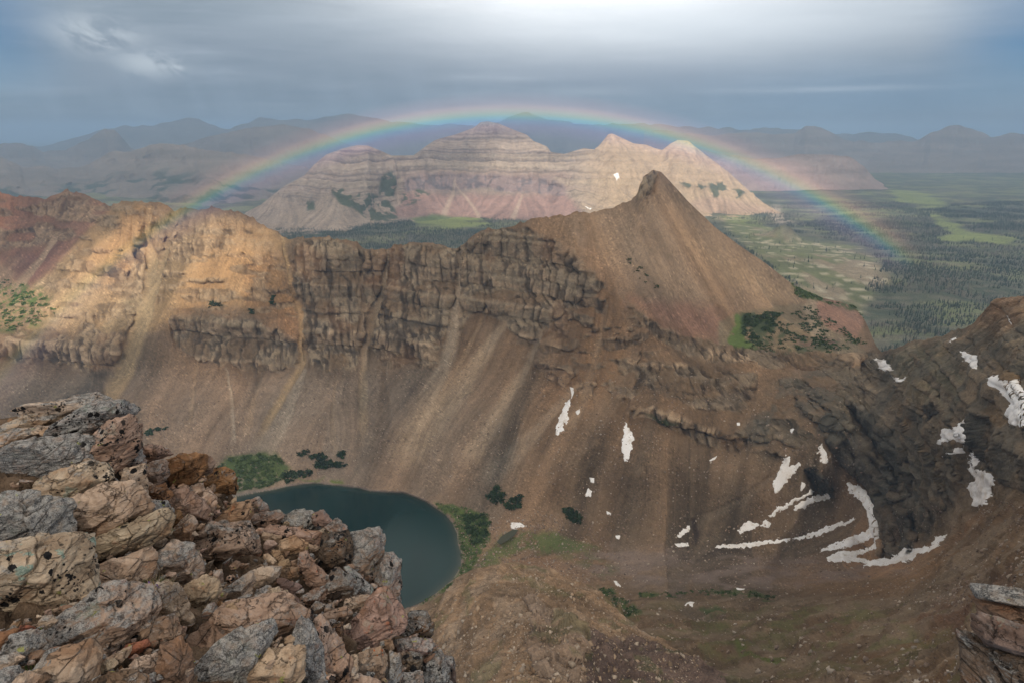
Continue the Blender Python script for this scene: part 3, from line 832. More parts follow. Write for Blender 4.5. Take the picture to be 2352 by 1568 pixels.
# chutes of loose stone cutting the cliffs: (line, width at top, width at foot, colour)
OR = (0.46, 0.335, 0.215); TN = (0.42, 0.33, 0.25); GY = (0.36, 0.30, 0.25)
chutes = [([(345, 478), (332, 540), (352, 600), (345, 680), (318, 760), (285, 850), (225, 960)], 8, 34, OR, 0.9),
          ([(400, 490), (385, 560), (362, 640), (350, 690)], 9, 10, OR, 0.75),
          ([(646, 540), (660, 600), (668, 650), (688, 720), (697, 830), (640, 920), (580, 1035)], 4, 14, OR, 0.8),
          ([(840, 580), (828, 640), (835, 720), (822, 780)], 5, 7, TN, 0.4),
          ([(892, 575), (884, 650), (858, 730), (838, 800), (832, 900), (836, 1040)], 4, 16, TN, 0.85),
          ([(1060, 575), (1050, 660), (1046, 740), (1030, 820), (975, 930), (900, 1050)], 3, 34, (0.44, 0.37, 0.31), 0.7),
          ([(1118, 700), (1080, 790), (1030, 880), (985, 960)], 4, 16, TN, 0.5),
          ([(1250, 745), (1215, 830), (1150, 940), (1060, 1080)], 5, 30, (0.42, 0.35, 0.29), 0.55),
          ([(1395, 690), (1372, 800), (1345, 900), (1300, 1000)], 6, 22, GY, 0.35),
          ([(455, 815), (445, 880), (430, 990)], 3, 9, TN, 0.35), ([(520, 845), (530, 920), (535, 1030)], 3, 9, (0.5, 0.46, 0.42), 0.5),
          ([(600, 855), (585, 920), (560, 1010)], 3, 12, TN, 0.3), ([(770, 850), (765, 960), (770, 1060)], 3, 12, TN, 0.25),
          ([(130, 545), (90, 600), (20, 680)], 5, 16, (0.52, 0.42, 0.32), 0.5), ([(1790, 1080), (1700, 1150), (1560, 1220)], 6, 20, GY, 0.2),
          ([(1160, 740), (1060, 880), (900, 1080)], 10, 60, (0.46, 0.38, 0.31), 0.6), ([(700, 850), (650, 960), (600, 1050)], 8, 40, (0.44, 0.38, 0.33), 0.5), ([(1330, 880), (1220, 1000), (1100, 1120)], 8, 40, (0.40, 0.34, 0.29), 0.45), ([(880, 852), (880, 960), (850, 1090)], 6, 36, (0.15, 0.105, 0.075), 0.4), ([(1010, 850), (960, 940), (890, 1040)], 8, 36, (0.15, 0.105, 0.075), 0.35), ([(1440, 920), (1380, 1040), (1250, 1180)], 10, 50, (0.14, 0.10, 0.07), 0.6)]
ch_m = np.zeros(X.shape)
chd = []
for pts, w0, w1, col, op in chutes:
    d, t = line_d(pts, X + wx_ * 0.35, Yp)
    m = sstep(1.0, 0.35, d / (w0 + (w1 - w0) * t)) * sstep(1.0, 0.88, t)
    chd.append((m, col, op))
    ch_m = np.maximum(ch_m, m * (0.5 + 0.5 * op))
cliff = cliff * (1 - ch_m)
zb0 = CQ.base()
Sm = zb0
# strata dip gently; slope steps at each hard band
zs = Sm[..., 2] + Sm[..., 0] * 0.03 + (fbm(Sm[..., 0] / 120, Sm[..., 1] / 120, 0, 2, 91) - 0.5) * 14
stra = vnoise(0 * zs, 0 * zs, zs / 15, 92) * 0.65 + vnoise(0 * zs, 0 * zs, zs / 5.5, 93) * 0.35
hard = sstep(0.38, 0.52, stra)
CQ.terrace((cliff - cl_sw * (cliff <= cl_sw)) * (0.45 + 0.8 * hard), 0.0030, 20)
CQ.terrace(cl_sw, 0.0034, 9)
CQ.terrace(dark * 1.0, 0.0042, 17)
base2 = CQ.base()
for k in range(3):      # smooth slope used for the fall line
    pass
NB = gnormals(base2)
x, y, z = base2[..., 0], base2[..., 1], base2[..., 2]
LS = Sm.copy()
for k in range(3):
    LS[..., k] = blur(Sm[..., k], 5)
sf = lic(LS, 1.0, 34, 5, 0)
sm = lic(LS, 1.5, 46, 6, 4)
sl = lic(LS, 2.0, 60, 8, 11)
ed = np.clip((Yp - CQ.top[None]) / 14, 0, 1)
near = sstep(1320, 1420, Yp) * sstep(1200, 1350, X) + sstep(2060, 2200, X) * sstep(900, 1000, Yp)
near = np.clip(near, 0, 1)
nh = NB.copy()
nh[..., 2] *= 0.35
nh /= np.linalg.norm(nh, axis=-1, keepdims=True)
rb = ridged(x / 34, y / 34, z / 150, 3, 101)
rb2 = ridged(x / 12, y / 12, z / 110, 3, 102)
qx_, qy_ = x * 0.92 + y * 0.2, y * 0.5
ct, gp_, idv = cells(qx_ / 7.0, qy_ / 14.0, z / 12.0, 103)
ct2, gp2, idv2 = cells(qx_ / 3.0, qy_ / 7.0, z / 5.2, 107)
crackv = ridged(qx_ / 8, qy_ / 14.0, z / 120, 3, 108)
df = (rb - 0.55) * 17 - sstep(0.80, 0.95, rb2) * 2.6 + (idv - 0.5) * 2.2 + (idv2 - 0.5) * 1.0 - sstep(0.80, 0.92, crackv) * 3.0 + (hard - 0.5) * 3.6
scale_near = np.clip(y / 650, 0.35, 1.0)
ddk = (ridged(x / 16, y / 16, z / 90, 3, 111) - 0.6) * 15 + (ridged(x / 5, y / 5, z / 40, 3, 112) - 0.5) * 5 + (idv2 - 0.5) * 2.5
gen = (fbm(x / 60, y / 60, z / 60, 5, 121) - 0.5) * 9 + (fbm(x / 9, y / 9, z / 9, 3, 122) - 0.5) * 1.6
shore = sstep(-4, -60, lake_s)
tal = (sm * 0.28 + sf * 0.06 + sl * 0.65) * (1 - cliff) * (1 - dark) * (1 - 0.85 * near)
rough_r = sstep(1850, 2150, X) * sstep(1300, 1150, Yp) + sstep(1320, 1420, Yp)
gen = gen * (0.35 + 0.9 * np.clip(rough_r, 0, 1)) + near * ((ridged(x / 26, y / 26, z / 26, 5, 123) - 0.5) * 11 + (fbm(x / 5, y / 5, z / 5, 3, 124) - 0.5) * 2.2)
gen = gen + rw * ((ridged(x / 12, y / 12, z / 50, 3, 125) - 0.5) * 6)
disp = (cliff * df * scale_near + dark * ddk * 0.6 + gen * (0.4 + 0.6 * ed) + tal * 0.8 - ch_m * 3.0 * ed) * (0.35 + 0.65 * ed) * shore
P = base2 + nh * disp[..., None]
# cone scree and plateau stay smooth; lake bed drops under the water
inl = lake_s > -1
bed = atZ(X, Yp, LAKE_Z - np.clip(lake_s, 0, 60) * 0.25 + np.clip(-lake_s, 0, 2) * 0.3)
P[inl] = bed[inl]
near_sh = (lake_s <= -1) & (lake_s > -60)
P[..., 2] = np.where(near_sh, np.maximum(P[..., 2], LAKE_Z + 0.4), P[..., 2])
CQ.P = P

# ---- colour of the ground
def R(pl, soft=14, w=1.5): return reg(pl, soft, w)
C = np.ones(P.shape) * np.array((0.215, 0.158, 0.118))                          # brown talus
C = paint(C, (0.30, 0.24, 0.205), sstep(1350, 800, X) * sstep(820, 900, Yp) * 0.8)
C = paint(C, (0.22, 0.185, 0.16), R([(-300, 860), (230, 860), (180, 960), (100, 1100), (-300, 1100)], 30) * 0.8)
C = paint(C, (0.36, 0.25, 0.155), R([(-300, 480), (280, 465), (400, 480), (650, 530), (660, 650), (690, 720), (450, 700), (390, 750), (330, 760), (240, 780), (-300, 780)], 16))   # golden slope
C = paint(C, (0.38, 0.22, 0.12), R([(560, 600), (655, 580), (690, 800), (640, 760), (560, 700)], 24) * 0.5)
C = paint(C, (0.46, 0.36, 0.25), R([(0, 740), (110, 640), (230, 620), (330, 700), (200, 760)], 36) * 0.6)
C = paint(C, (0.25, 0.145, 0.115), R([(-300, 400), (0, 430), (150, 430), (262, 470), (200, 530), (130, 610), (30, 690), (0, 640), (-300, 640)], 8, 0.3))                           # purple-red slope
C = paint(C, (0.42, 0.31, 0.23), R([(-300, 610), (0, 600), (60, 600), (0, 690), (-300, 700)], 18) * 0.7)
C = paint(C, (0.16, 0.085, 0.085), R([(20, 590), (150, 560), (120, 620), (60, 650)], 18) * 0.6)
C = paint(C, (0.25, 0.19, 0.15), R([(1300, 500), (1440, 465), (1500, 390), (1540, 410), (1880, 680), (1660, 790), (1440, 700), (1350, 620)], 6, 0.4))     # cone scree
C = paint(C, (0.32, 0.245, 0.18), R([(1570, 540), (1680, 590), (1840, 680), (1800, 720), (1700, 660)], 40) * 0.7)
C = paint(C, (0.19, 0.155, 0.125), R([(1240, 500), (1420, 500), (1560, 620), (1540, 680), (1400, 600)], 30) * 0.2)
C = paint(C, (0.26, 0.145, 0.12), R([(1440, 690), (1600, 700), (1690, 730), (1650, 790), (1560, 765)], 26) * 0.65)
C = paint(C, (0.22, 0.185, 0.14), R([(1650, 740), (1700, 715), (1830, 700), (1900, 700), (1990, 810), (1860, 815), (1650, 795)], 6, 0.6))                  # stony shelf
C = paint(C, (0.29, 0.185, 0.155), R([(1868, 690), (1940, 690), (1990, 715), (1970, 780), (1900, 750), (1870, 720)], 5, 0.6))                              # pink gully
C = paint(C, (0.36, 0.31, 0.26), R([(1850, 680), (1875, 680), (1870, 740), (1900, 770), (1870, 770), (1845, 720)], 4, 0.8) * 0.7)
C = paint(C, (0.20, 0.14, 0.13), R([(1820, 780), (1930, 775), (1920, 805), (1840, 808)], 6) * 0.8)
C = paint(C, (0.17, 0.125, 0.09), R([(1390, 690), (1480, 790), (1960, 830), (1900, 960), (1700, 1060), (1440, 950), (1330, 900), (1290, 760)], 30) * 0.6)
C = paint(C, (0.13, 0.112, 0.086), R([(1960, 830), (2100, 790), (2600, 640), (2600, 1200), (2352, 1160), (2250, 1180), (2110, 1260), (2000, 1060), (1900, 950)], 24, 2.0) * 0.85)   # grey-green rock
C = paint(C, (0.15, 0.155, 0.12), R([(2060, 800), (2170, 790), (2230, 870), (2180, 960), (2080, 900), (2030, 850)], 14) * 0.8)
C = paint(C, (0.23, 0.17, 0.135), R([(1400, 1240), (1640, 1265), (1960, 1290), (2100, 1310), (1850, 1350), (1500, 1350), (1250, 1320), (1150, 1290)], 20) * 0.8)   # pinkish basin
C = paint(C, (0.165, 0.12, 0.085), R([(1440, 1370), (1850, 1345), (2100, 1320), (2352, 1160), (2700, 1100), (2700, 1700), (1350, 1700), (1380, 1450)], 12) * 0.85)  # near slope
C = paint(C, (0.27, 0.20, 0.15), R([(1750, 1470), (2000, 1430), (2180, 1320), (2352, 1190), (2352, 1250), (2100, 1440), (1850, 1520)], 24, 2.5) * 0.35)
C = paint(C, (0.13, 0.085, 0.075), R([(2080, 1440), (2200, 1360), (2352, 1300), (2352, 1420), (2250, 1470)], 24, 2) * 0.6)
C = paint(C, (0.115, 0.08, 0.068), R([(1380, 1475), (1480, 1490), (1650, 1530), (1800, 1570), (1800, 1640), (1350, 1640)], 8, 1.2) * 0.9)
# rock of the cliffs: pale and grey beds
ccol = np.ones(P.shape) * np.array((0.315, 0.27, 0.22))
ccol = paint(ccol, (0.38, 0.30, 0.235), sstep(0.5, 0.66, stra + (idv - 0.5) * 0.35) * 0.8)
ccol = paint(ccol, (0.13, 0.115, 0.105), sstep(0.36, 0.22, stra + (idv2 - 0.5) * 0.25) * 0.8)
ccol = paint(ccol, (0.46, 0.36, 0.265), np.clip(cl_gold * 0.7 + cl_spur * 0.6 + cl_rag * 0.9, 0, 1) * (0.4 + 0.6 * hard))
ccol = paint(ccol, (0.17, 0.14, 0.115), (cl_wall + cl_rim + cl_thin + cl_face).clip(0, 1) * 0.55)
ccol = paint(ccol, (0.60, 0.48, 0.38), sstep(0.48, 0.75, hard * 0.55 + idv * 0.5) * sstep(745, 800, Yp + (idv - .5) * 60) * 0.7)
ccol = paint(ccol, (0.185, 0.135, 0.095), (1 - hard) * sstep(0.45, 0.6, fbm(x / 30, y / 30, z / 20, 3, 134)) * 0.8)
ccol = ccol * (0.82 + 0.36 * idv2)[..., None]
ccol = paint(ccol, (0.06, 0.05, 0.045), sstep(0.76, 0.86, crackv) * 0.8)  # cracks and grooves darkened in colour to deepen their shade
ccol = paint(ccol, (0.09, 0.075, 0.065), sstep(0.82, 0.92, rb2) * 0.4)
ccol = paint(ccol, (0.30, 0.17, 0.10), sstep(0.55, 0.7, fbm(x / 60, y / 60, z / 60, 3, 133)) * 0.35)
C = C * (1 - cliff[..., None] * 0.92) + ccol * cliff[..., None] * 0.92
C = paint(C, (0.15, 0.135, 0.115), cl_sw * 0.75)
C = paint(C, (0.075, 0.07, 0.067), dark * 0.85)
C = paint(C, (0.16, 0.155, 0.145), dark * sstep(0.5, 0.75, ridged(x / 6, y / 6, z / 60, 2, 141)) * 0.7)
for m, col, op in chd:
    C = paint(C, col, m * op)
C = paint(C, (0.09, 0.08, 0.075), R([(885, 735), (960, 738), (1020, 732), (1015, 750), (960, 752), (890, 752)], 4, 1) * 0.7)
C = C * (1 + (0.08 * sf + 0.12 * sm + 0.125 * sl) * (1 - 0.8 * cliff) * (1 - 0.9 * near))[..., None]
C = C * (0.8 + 0.4 * fbm(x / 40, y / 40, z / 40, 5, 151))[..., None]
# streaks lean warm or grey
C = C * (1 + np.stack([0.05 * sl, 0 * sl, -0.05 * sl], -1) * (1 - cliff)[..., None])
# fine speckle of single stones
spk = RNG.standard_normal(X.shape)
dn = sstep(0.4, 0.65, fbm(X / 50, Yp / 50, 1, 3, 163))
C = C * (1 + (0.05 + 0.11 * dn) * spk * (1 - 0.5 * cliff) + 0.5 * dn * (spk > 2.2))[..., None]
C = paint(C, (0.115, 0.085, 0.06), near * sstep(0.5, 0.62, fbm(x / 25, y / 25, z / 25, 4, 164)) * 0.6)
C = paint(C, (0.30, 0.235, 0.18), near * sstep(0.56, 0.66, fbm(x / 9, y / 9, z / 9, 4, 165)) * 0.6)
C = paint(C, (0.125, 0.125, 0.06), near * sstep(0.55, 0.66, fbm(x / 30, y / 14, z / 30, 4, 166)) * sstep(1340, 1400, Yp) * 0.55)
C = C * np.array((0.90, 0.835, 0.71))
C = paint(C, (0.045, 0.032, 0.026), reg([(1588, 1192), (1600, 1190), (1603, 1222), (1599, 1246), (1594, 1246), (1592, 1222)], 3, 0.4) * 0.9)
C = paint(C, (0.235, 0.185, 0.16), R([(1400, 1255), (1640, 1270), (1960, 1292), (2080, 1310), (1850, 1345), (1500, 1345), (1290, 1300)], 16) * sstep(0.35, 0.6, fbm(X / 60, Yp / 14, 2, 4, 167)) * 0.7)
C = paint(C, (0.24, 0.185, 0.13), near * sstep(0.5, 0.62, fbm(x / 40, y / 12, z / 40, 5, 168)) * 0.55)
C = paint(C, (0.10, 0.10, 0.085), rw * sstep(0.5, 0.6, fbm(x / 20, y / 20, z / 60, 4, 169)) * 0.5)
# vegetation
gn = fbm(x / 16, y / 16, z / 16, 4, 161)
gn2 = fbm(x / 5, y / 5, z / 5, 3, 162)
def green(pl, th=0.45, col=(0.075, 0.12, 0.035), soft=8, op=0.9):
    global C
    C = paint(C, col, R(pl, soft, 0.9) * sstep(th, th + 0.08, gn * 0.6 + gn2 * 0.4) * op)
G1 = [(498, 1072), (530, 1048), (600, 1038), (640, 1045), (660, 1070), (655, 1100), (600, 1125), (540, 1132), (500, 1110)]
green(G1, 0.30)
green([(610, 1095), (715, 1105), (790, 1112), (780, 1098), (700, 1100)], 0.35, (0.13, 0.17, 0.04), 4)
G2 = [(995, 1155), (1050, 1160), (1120, 1180), (1125, 1240), (1090, 1290), (1070, 1330), (1000, 1372), (960, 1402), (985, 1378), (1040, 1335), (1062, 1290), (1055, 1240), (1040, 1195)]
green(G2, 0.30, (0.085, 0.13, 0.035), 4)
G3 = [(1110, 1275), (1150, 1235), (1200, 1215), (1300, 1228), (1380, 1262), (1300, 1270), (1200, 1262), (1120, 1300), (1070, 1330)]
green(G3, 0.34, (0.10, 0.14, 0.045), 10, 0.8)
green([(1300, 1230), (1420, 1310), (1400, 1330), (1280, 1280)], 0.42, (0.12, 0.13, 0.06), 10, 0.6)
green([(-300, 640), (60, 650), (110, 680), (100, 720), (60, 760), (-300, 760)], 0.50, (0.07, 0.13, 0.03), 14)
green([(1668, 785), (1690, 725), (1720, 735), (1715, 780), (1740, 800), (1680, 795)], 0.2, (0.10, 0.16, 0.04), 3)
green([(1700, 722), (1790, 718), (1780, 760), (1740, 770), (1700, 765)], 0.36, (0.045, 0.07, 0.03), 6)
green([(1740, 760), (1990, 790), (1900, 812), (1720, 800)], 0.5, (0.07, 0.09, 0.045), 8)
green([(1815, 650), (1850, 660), (1890, 690), (1860, 690), (1830, 680)], 0.38, (0.07, 0.11, 0.035), 5)
green([(1880, 690), (1990, 700), (1980, 720), (1930, 705)], 0.4, (0.08, 0.11, 0.045), 4)
green([(1370, 1345), (1400, 1350), (1480, 1410), (1470, 1430), (1430, 1420), (1390, 1380)], 0.38, (0.065, 0.10, 0.03), 5)
green([(1460, 1360), (1510, 1355), (1505, 1370), (1470, 1372)], 0.36, (0.07, 0.10, 0.03), 4)
green([(1620, 1352), (1700, 1355), (1790, 1372), (1760, 1380), (1660, 1368)], 0.42, (0.075, 0.10, 0.035), 5)
green([(1690, 1480), (1780, 1490), (1850, 1520), (1800, 1535), (1700, 1510)], 0.40, (0.11, 0.13, 0.035), 6)
green([(1500, 1440), (2000, 1400), (2150, 1480), (1900, 1540), (1600, 1500)], 0.50, (0.13, 0.13, 0.05), 14, 0.65)
green([(1600, 1400), (1660, 1395), (1700, 1415), (1640, 1420)], 0.42, (0.07, 0.10, 0.035), 5)
green([(1480, 950), (1570, 960), (1540, 975)], 0.42, (0.05, 0.07, 0.03), 5)
# pale damp rim round the water, bed of the lake
C = paint(C, (0.24, 0.195, 0.17), sstep(-7, -1, lake_s) * 0.7)
C = paint(C, (0.10, 0.13, 0.10), (lake_s > 0).astype(float))
M_cq = land_mat('talus', 1.1, 0.75, 0.8, 0.34)
CQ.finish('cirque_slopes', C, M_cq, (7, 9), 0.7, 'banded cliffs and long talus slopes ringing the dark mountain lake')

# ------------------------------------------------------------------ near spur below the viewer
stop = [(860, 1500, 330), (930, 1420, 320), (965, 1396, 315), (1000, 1372, 305), (1030, 1350), (1062, 1322, 300), (1085, 1308), (1110, 1302, 298), (1150, 1298), (1190, 1292, 296), (1225, 1298), (1260, 1302, 292),
        (1300, 1322, 286), (1350, 1345), (1390, 1372, 275), (1430, 1412, 262), (1470, 1450, 250), (1530, 1478, 240), (1600, 1520, 225), (1700, 1570, 210)]
SPR = Layer(stop, [(860, 1680), (1700, 1680)], [(1000, 1450, 262), (1100, 1400, 250), (1200, 1380, 244), (1180, 1450, 215), (1250, 1450, 205), (1320, 1420, 236), (1350, 1470, 212), (1400, 1480, 222),
            (1100, 1500, 220), (1180, 1560, 175), (1280, 1560, 168), (1300, 1500, 186), (1330, 1480, 196), (1345, 1560, 178), (1330, 1640, 150), (1400, 1560, 195), (1500, 1560, 200),
            (1000, 1600, 230), (900, 1680, 240), (1200, 1680, 140), (1500, 1680, 165), (1700, 1680, 180)], 860, 1700, 380, 210)
X, Yp = SPR.PX, SPR.PY
wx_ = (fbm(X / 22, Yp / 22, 0, 4, 181) - 0.5) * 22
wy_ = (fbm(X / 22, Yp / 22, 5, 4, 182) - 0.5) * 22
crag = reg([(1225, 1400), (1270, 1420), (1330, 1470), (1332, 1600), (1240, 1600), (1225, 1500)], 8)
SPR.terrace(crag, 0.003, 20)
B = SPR.base(); N = gnormals(B)
x, y, z = B[..., 0], B[..., 1], B[..., 2]
ed = np.clip((Yp - SPR.top[None]) / 14, 0, 1)
_, gp3, id3 = cells(x / 5, y / 5, z / 7, 193)
disp = (fbm(x / 26, y / 26, z / 26, 5, 191) - 0.5) * 12 + (ridged(x / 7, y / 7, z / 16, 4, 192) - 0.5) * 3.2 + crag * ((ridged(x / 11, y / 11, z / 40, 3, 194) - 0.5) * 7 + (id3 - 0.5) * 3) + (id3 - 0.5) * 1.2
disp += (ridged(x / 16, y / 22, z / 16, 3, 196) - 0.5) * 5
SPR.P = B + N * (disp * (0.3 + 0.7 * ed))[..., None]
s1 = lic(B, 1.0, 16, 15, 0)
C = np.ones(B.shape) * np.array((0.30, 0.205, 0.13))
C = paint(C, (0.34, 0.26, 0.19), sstep(0.48, 0.62, fbm(x / 12, y / 12, z / 12, 4, 197)) * 0.7)
C = paint(C, (0.16, 0.11, 0.07), sstep(0.5, 0.64, fbm(x / 18, y / 18, z / 18, 4, 198)) * 0.7)
C = paint(C, (0.25, 0.19, 0.15), crag * 0.6)
C = paint(C, (0.12, 0.085, 0.072), reg([(1338, 1470), (1420, 1468), (1520, 1490), (1700, 1570), (1700, 1700), (1338, 1700)], 5, 0.5) * 0.92)  # dark slope colour, with the shadow right of the crag painted in
C = paint(C, (0.10, 0.12, 0.045), sstep(0.6, 0.66, fbm(x / 10, y / 10, z / 10, 4, 199)) * 0.4)
C = C * (1 + 0.13 * s1)[..., None] * (0.8 + 0.4 * id3)[..., None]
M_sp = land_mat('spur_rubble', 0.55, 0.9, 1.3, 0.42, (1.7, 1.62, 1.5))
SPR.finish('near_spur', C, M_sp, (9, 2.2), 0.95, 'rubbly brown spur running down below the viewer towards the lake')

# ------------------------------------------------------------------ water
M_w = bpy.data.materials.new('lake_water')
M_w.use_nodes = True
gw = NG(M_w.node_tree)
M_w.node_tree.nodes.clear()
co = gw.n('ShaderNodeTexCoord').outputs['Object']
wn1 = gw.noise(gw.mapping(co, (0.5, 1.0, 1)), 0.35, 4, 0.6)
wn2 = gw.noise(gw.mapping(co, (1, 0.35, 1)), 0.012, 2, 0.5)
bp = gw.n('ShaderNodeBump')
bp.inputs['Strength'].default_value = 0.12
bp.inputs['Distance'].default_value = 0.3
gw.put(bp.inputs['Height'], wn1)
pw = gw.n('ShaderNodeBsdfPrincipled')
shal = gw.n('ShaderNodeAttribute', attribute_name='col').outputs['Color']
gw.put(pw.inputs['Base Color'], gw.mix(shal, gw.mix(gw.mr(wn2, 0.3, 0.7), (0.003, 0.022, 0.020), (0.006, 0.034, 0.033)), (0.085, 0.088, 0.062)))
gw.put(pw.inputs['Roughness'], gw.mr(wn2, 0.35, 0.65, 0.08, 0.2))
pw.inputs['IOR'].default_value = 1.33
gw.put(pw.inputs['Normal'], bp.outputs[0])
ow = gw.n('ShaderNodeOutputMaterial')
gw.put(ow.inputs[0], pw.outputs[0])
def water(name, outline, z, label, pale=None):
    ctr = np.mean(outline, axis=0)
    pts = []
    n = len(outline)
    for i in range(n):
        a, b = np.array(outline[i], float), np.array(outline[(i + 1) % n], float)
        for t in np.linspace(0, 1, 6)[:-1]:
            pts.append(a + (b - a) * t)
    pts = np.array(pts)
    pts = ctr + (pts - ctr) * 1.008
    c = atZ(ctr[0], ctr[1], z)
    m = len(pts)
    rings = [1.0, 0.975, 0.94, 0.88, 0.5]
    V = np.vstack([atZ((ctr + (pts - ctr) * q)[:, 0], (ctr + (pts - ctr) * q)[:, 1], z) for q in rings] + [c[None]])
    Fa = []
    for k in range(len(rings) - 1):
        for i in range(m):
            j = (i + 1) % m
            Fa += [[k * m + i, k * m + j, (k + 1) * m + j], [k * m + i, (k + 1) * m + j, (k + 1) * m + i]]
    k = len(rings) - 1
    Fa += [[k * m + i, k * m + (i + 1) % m, (k + 1) * m] for i in range(m)]
    sh = np.concatenate([np.full(m, v) for v in (1.0, 0.42, 0.12, 0.0, 0.0)] + [[0.0]])
    if pale:
        sh = sh * 0 + pale
    me = raw_mesh(name, V, np.array(Fa), M_w, False, np.repeat(sh[:, None], 3, 1))
    if me.polygons[0].normal.z < 0:
        me.flip_normals()
    return tag(link(name, me), label, kind='structure')
water('lake', LAKE, LAKE_Z, 'dark teal mountain lake at the foot of the talus')
POND = [(1141, 1244), (1150, 1232), (1165, 1222), (1180, 1214), (1190, 1216), (1182, 1228), (1165, 1240), (1150, 1249)]
pc = CQ.at(1165, 1232)
pv = CQ.at(np.array([p[0] for p in POND]), np.array([p[1] for p in POND]))
water('pond', POND, float(pv[:, 2].max()) + 0.8, 'small grey pond on the meadow right of the lake', 0.9)

# ------------------------------------------------------------------ snow patches
M_sn = bpy.data.materials.new('old_snow')
M_sn.use_nodes = True
gs = NG(M_sn.node_tree)
M_sn.node_tree.nodes.clear()
co = gs.n('ShaderNodeTexCoord').outputs['Object']
sn = gs.noise(gs.mapping(co, (1, 1, 0.5)), 0.22, 6, 0.65)
sn2 = gs.noise(co, 0.03, 3, 0.5)
cs = gs.mix(gs.mr(sn, 0.48, 0.74), (0.92, 0.92, 0.93), (0.62, 0.56, 0.50))
cs = gs.mix(gs.m('MULTIPLY', gs.mr(sn2, 0.45, 0.7), 0.35), cs, (0.62, 0.54, 0.46))
bp = gs.n('ShaderNodeBump')
bp.inputs['Strength'].default_value = 0.6
bp.inputs['Distance'].default_value = 1.2
gs.put(bp.inputs['Height'], sn)
ps = gs.n('ShaderNodeBsdfPrincipled')
gs.put(ps.inputs['Base Color'], cs)
ps.inputs['Roughness'].default_value = 0.7
gs.put(ps.inputs['Normal'], bp.outputs[0])
os_ = gs.n('ShaderNodeOutputMaterial')
gs.put(os_.inputs[0], ps.outputs[0])
def snow(poly, label, layer=None, step=1.6, thick=1.0, wob=1.0, seed=0):
    layer = layer or CQ
    poly = np.asarray(poly, float)
    w, h = np.ptp(poly[:, 0]), np.ptp(poly[:, 1])
    x0, x1, y0, y1 = poly[:, 0].min() - 5, poly[:, 0].max() + 5, poly[:, 1].min() - 5, poly[:, 1].max() + 5
    nx, ny = int((x1 - x0) / step) + 2, int((y1 - y0) / step) + 2
    px, py = np.meshgrid(np.linspace(x0, x1, nx), np.linspace(y0, y1, ny))
    k = min(1.0, min(w, h) / 26) * wob
    qx = px + (fbm(px / 7, py / 7, seed, 4, 401) - 0.5) * 15 * k
    qy = py + (fbm(px / 7, py / 7, seed + 7, 4, 402) - 0.5) * 15 * k
    s = sdf(poly, qx, qy)
    P = layer.at(px, py)
    N = gnormals(P)
    dist = np.linalg.norm(P, axis=-1)
    m = dist / FL
    off = (np.clip((s + 0.5) * 0.45, -1.2, 1.0)) * m * 1.1 * thick
    V = P + N * off[..., None]
    F = grid_faces(ny, nx)
    sv = s.ravel()[F]
    dd = dist.ravel()[F]
    keep = (sv.max(1) > -1.2) & ((dd.max(1) - dd.min(1)) < 0.10 * dd.mean(1))
    F = F[keep]
    if not len(F):
        return None
    used = np.unique(F)
    mp = -np.ones(V.shape[0] * V.shape[1], int)
    mp[used] = np.arange(len(used))
    me = raw_mesh('snow_patch', V.reshape(-1, 3)[used], mp[F], M_sn, True)
    o = link('snow_patch', me)
    return tag(o, label, 'snow patch', 'old snow patches left on the mountainside')
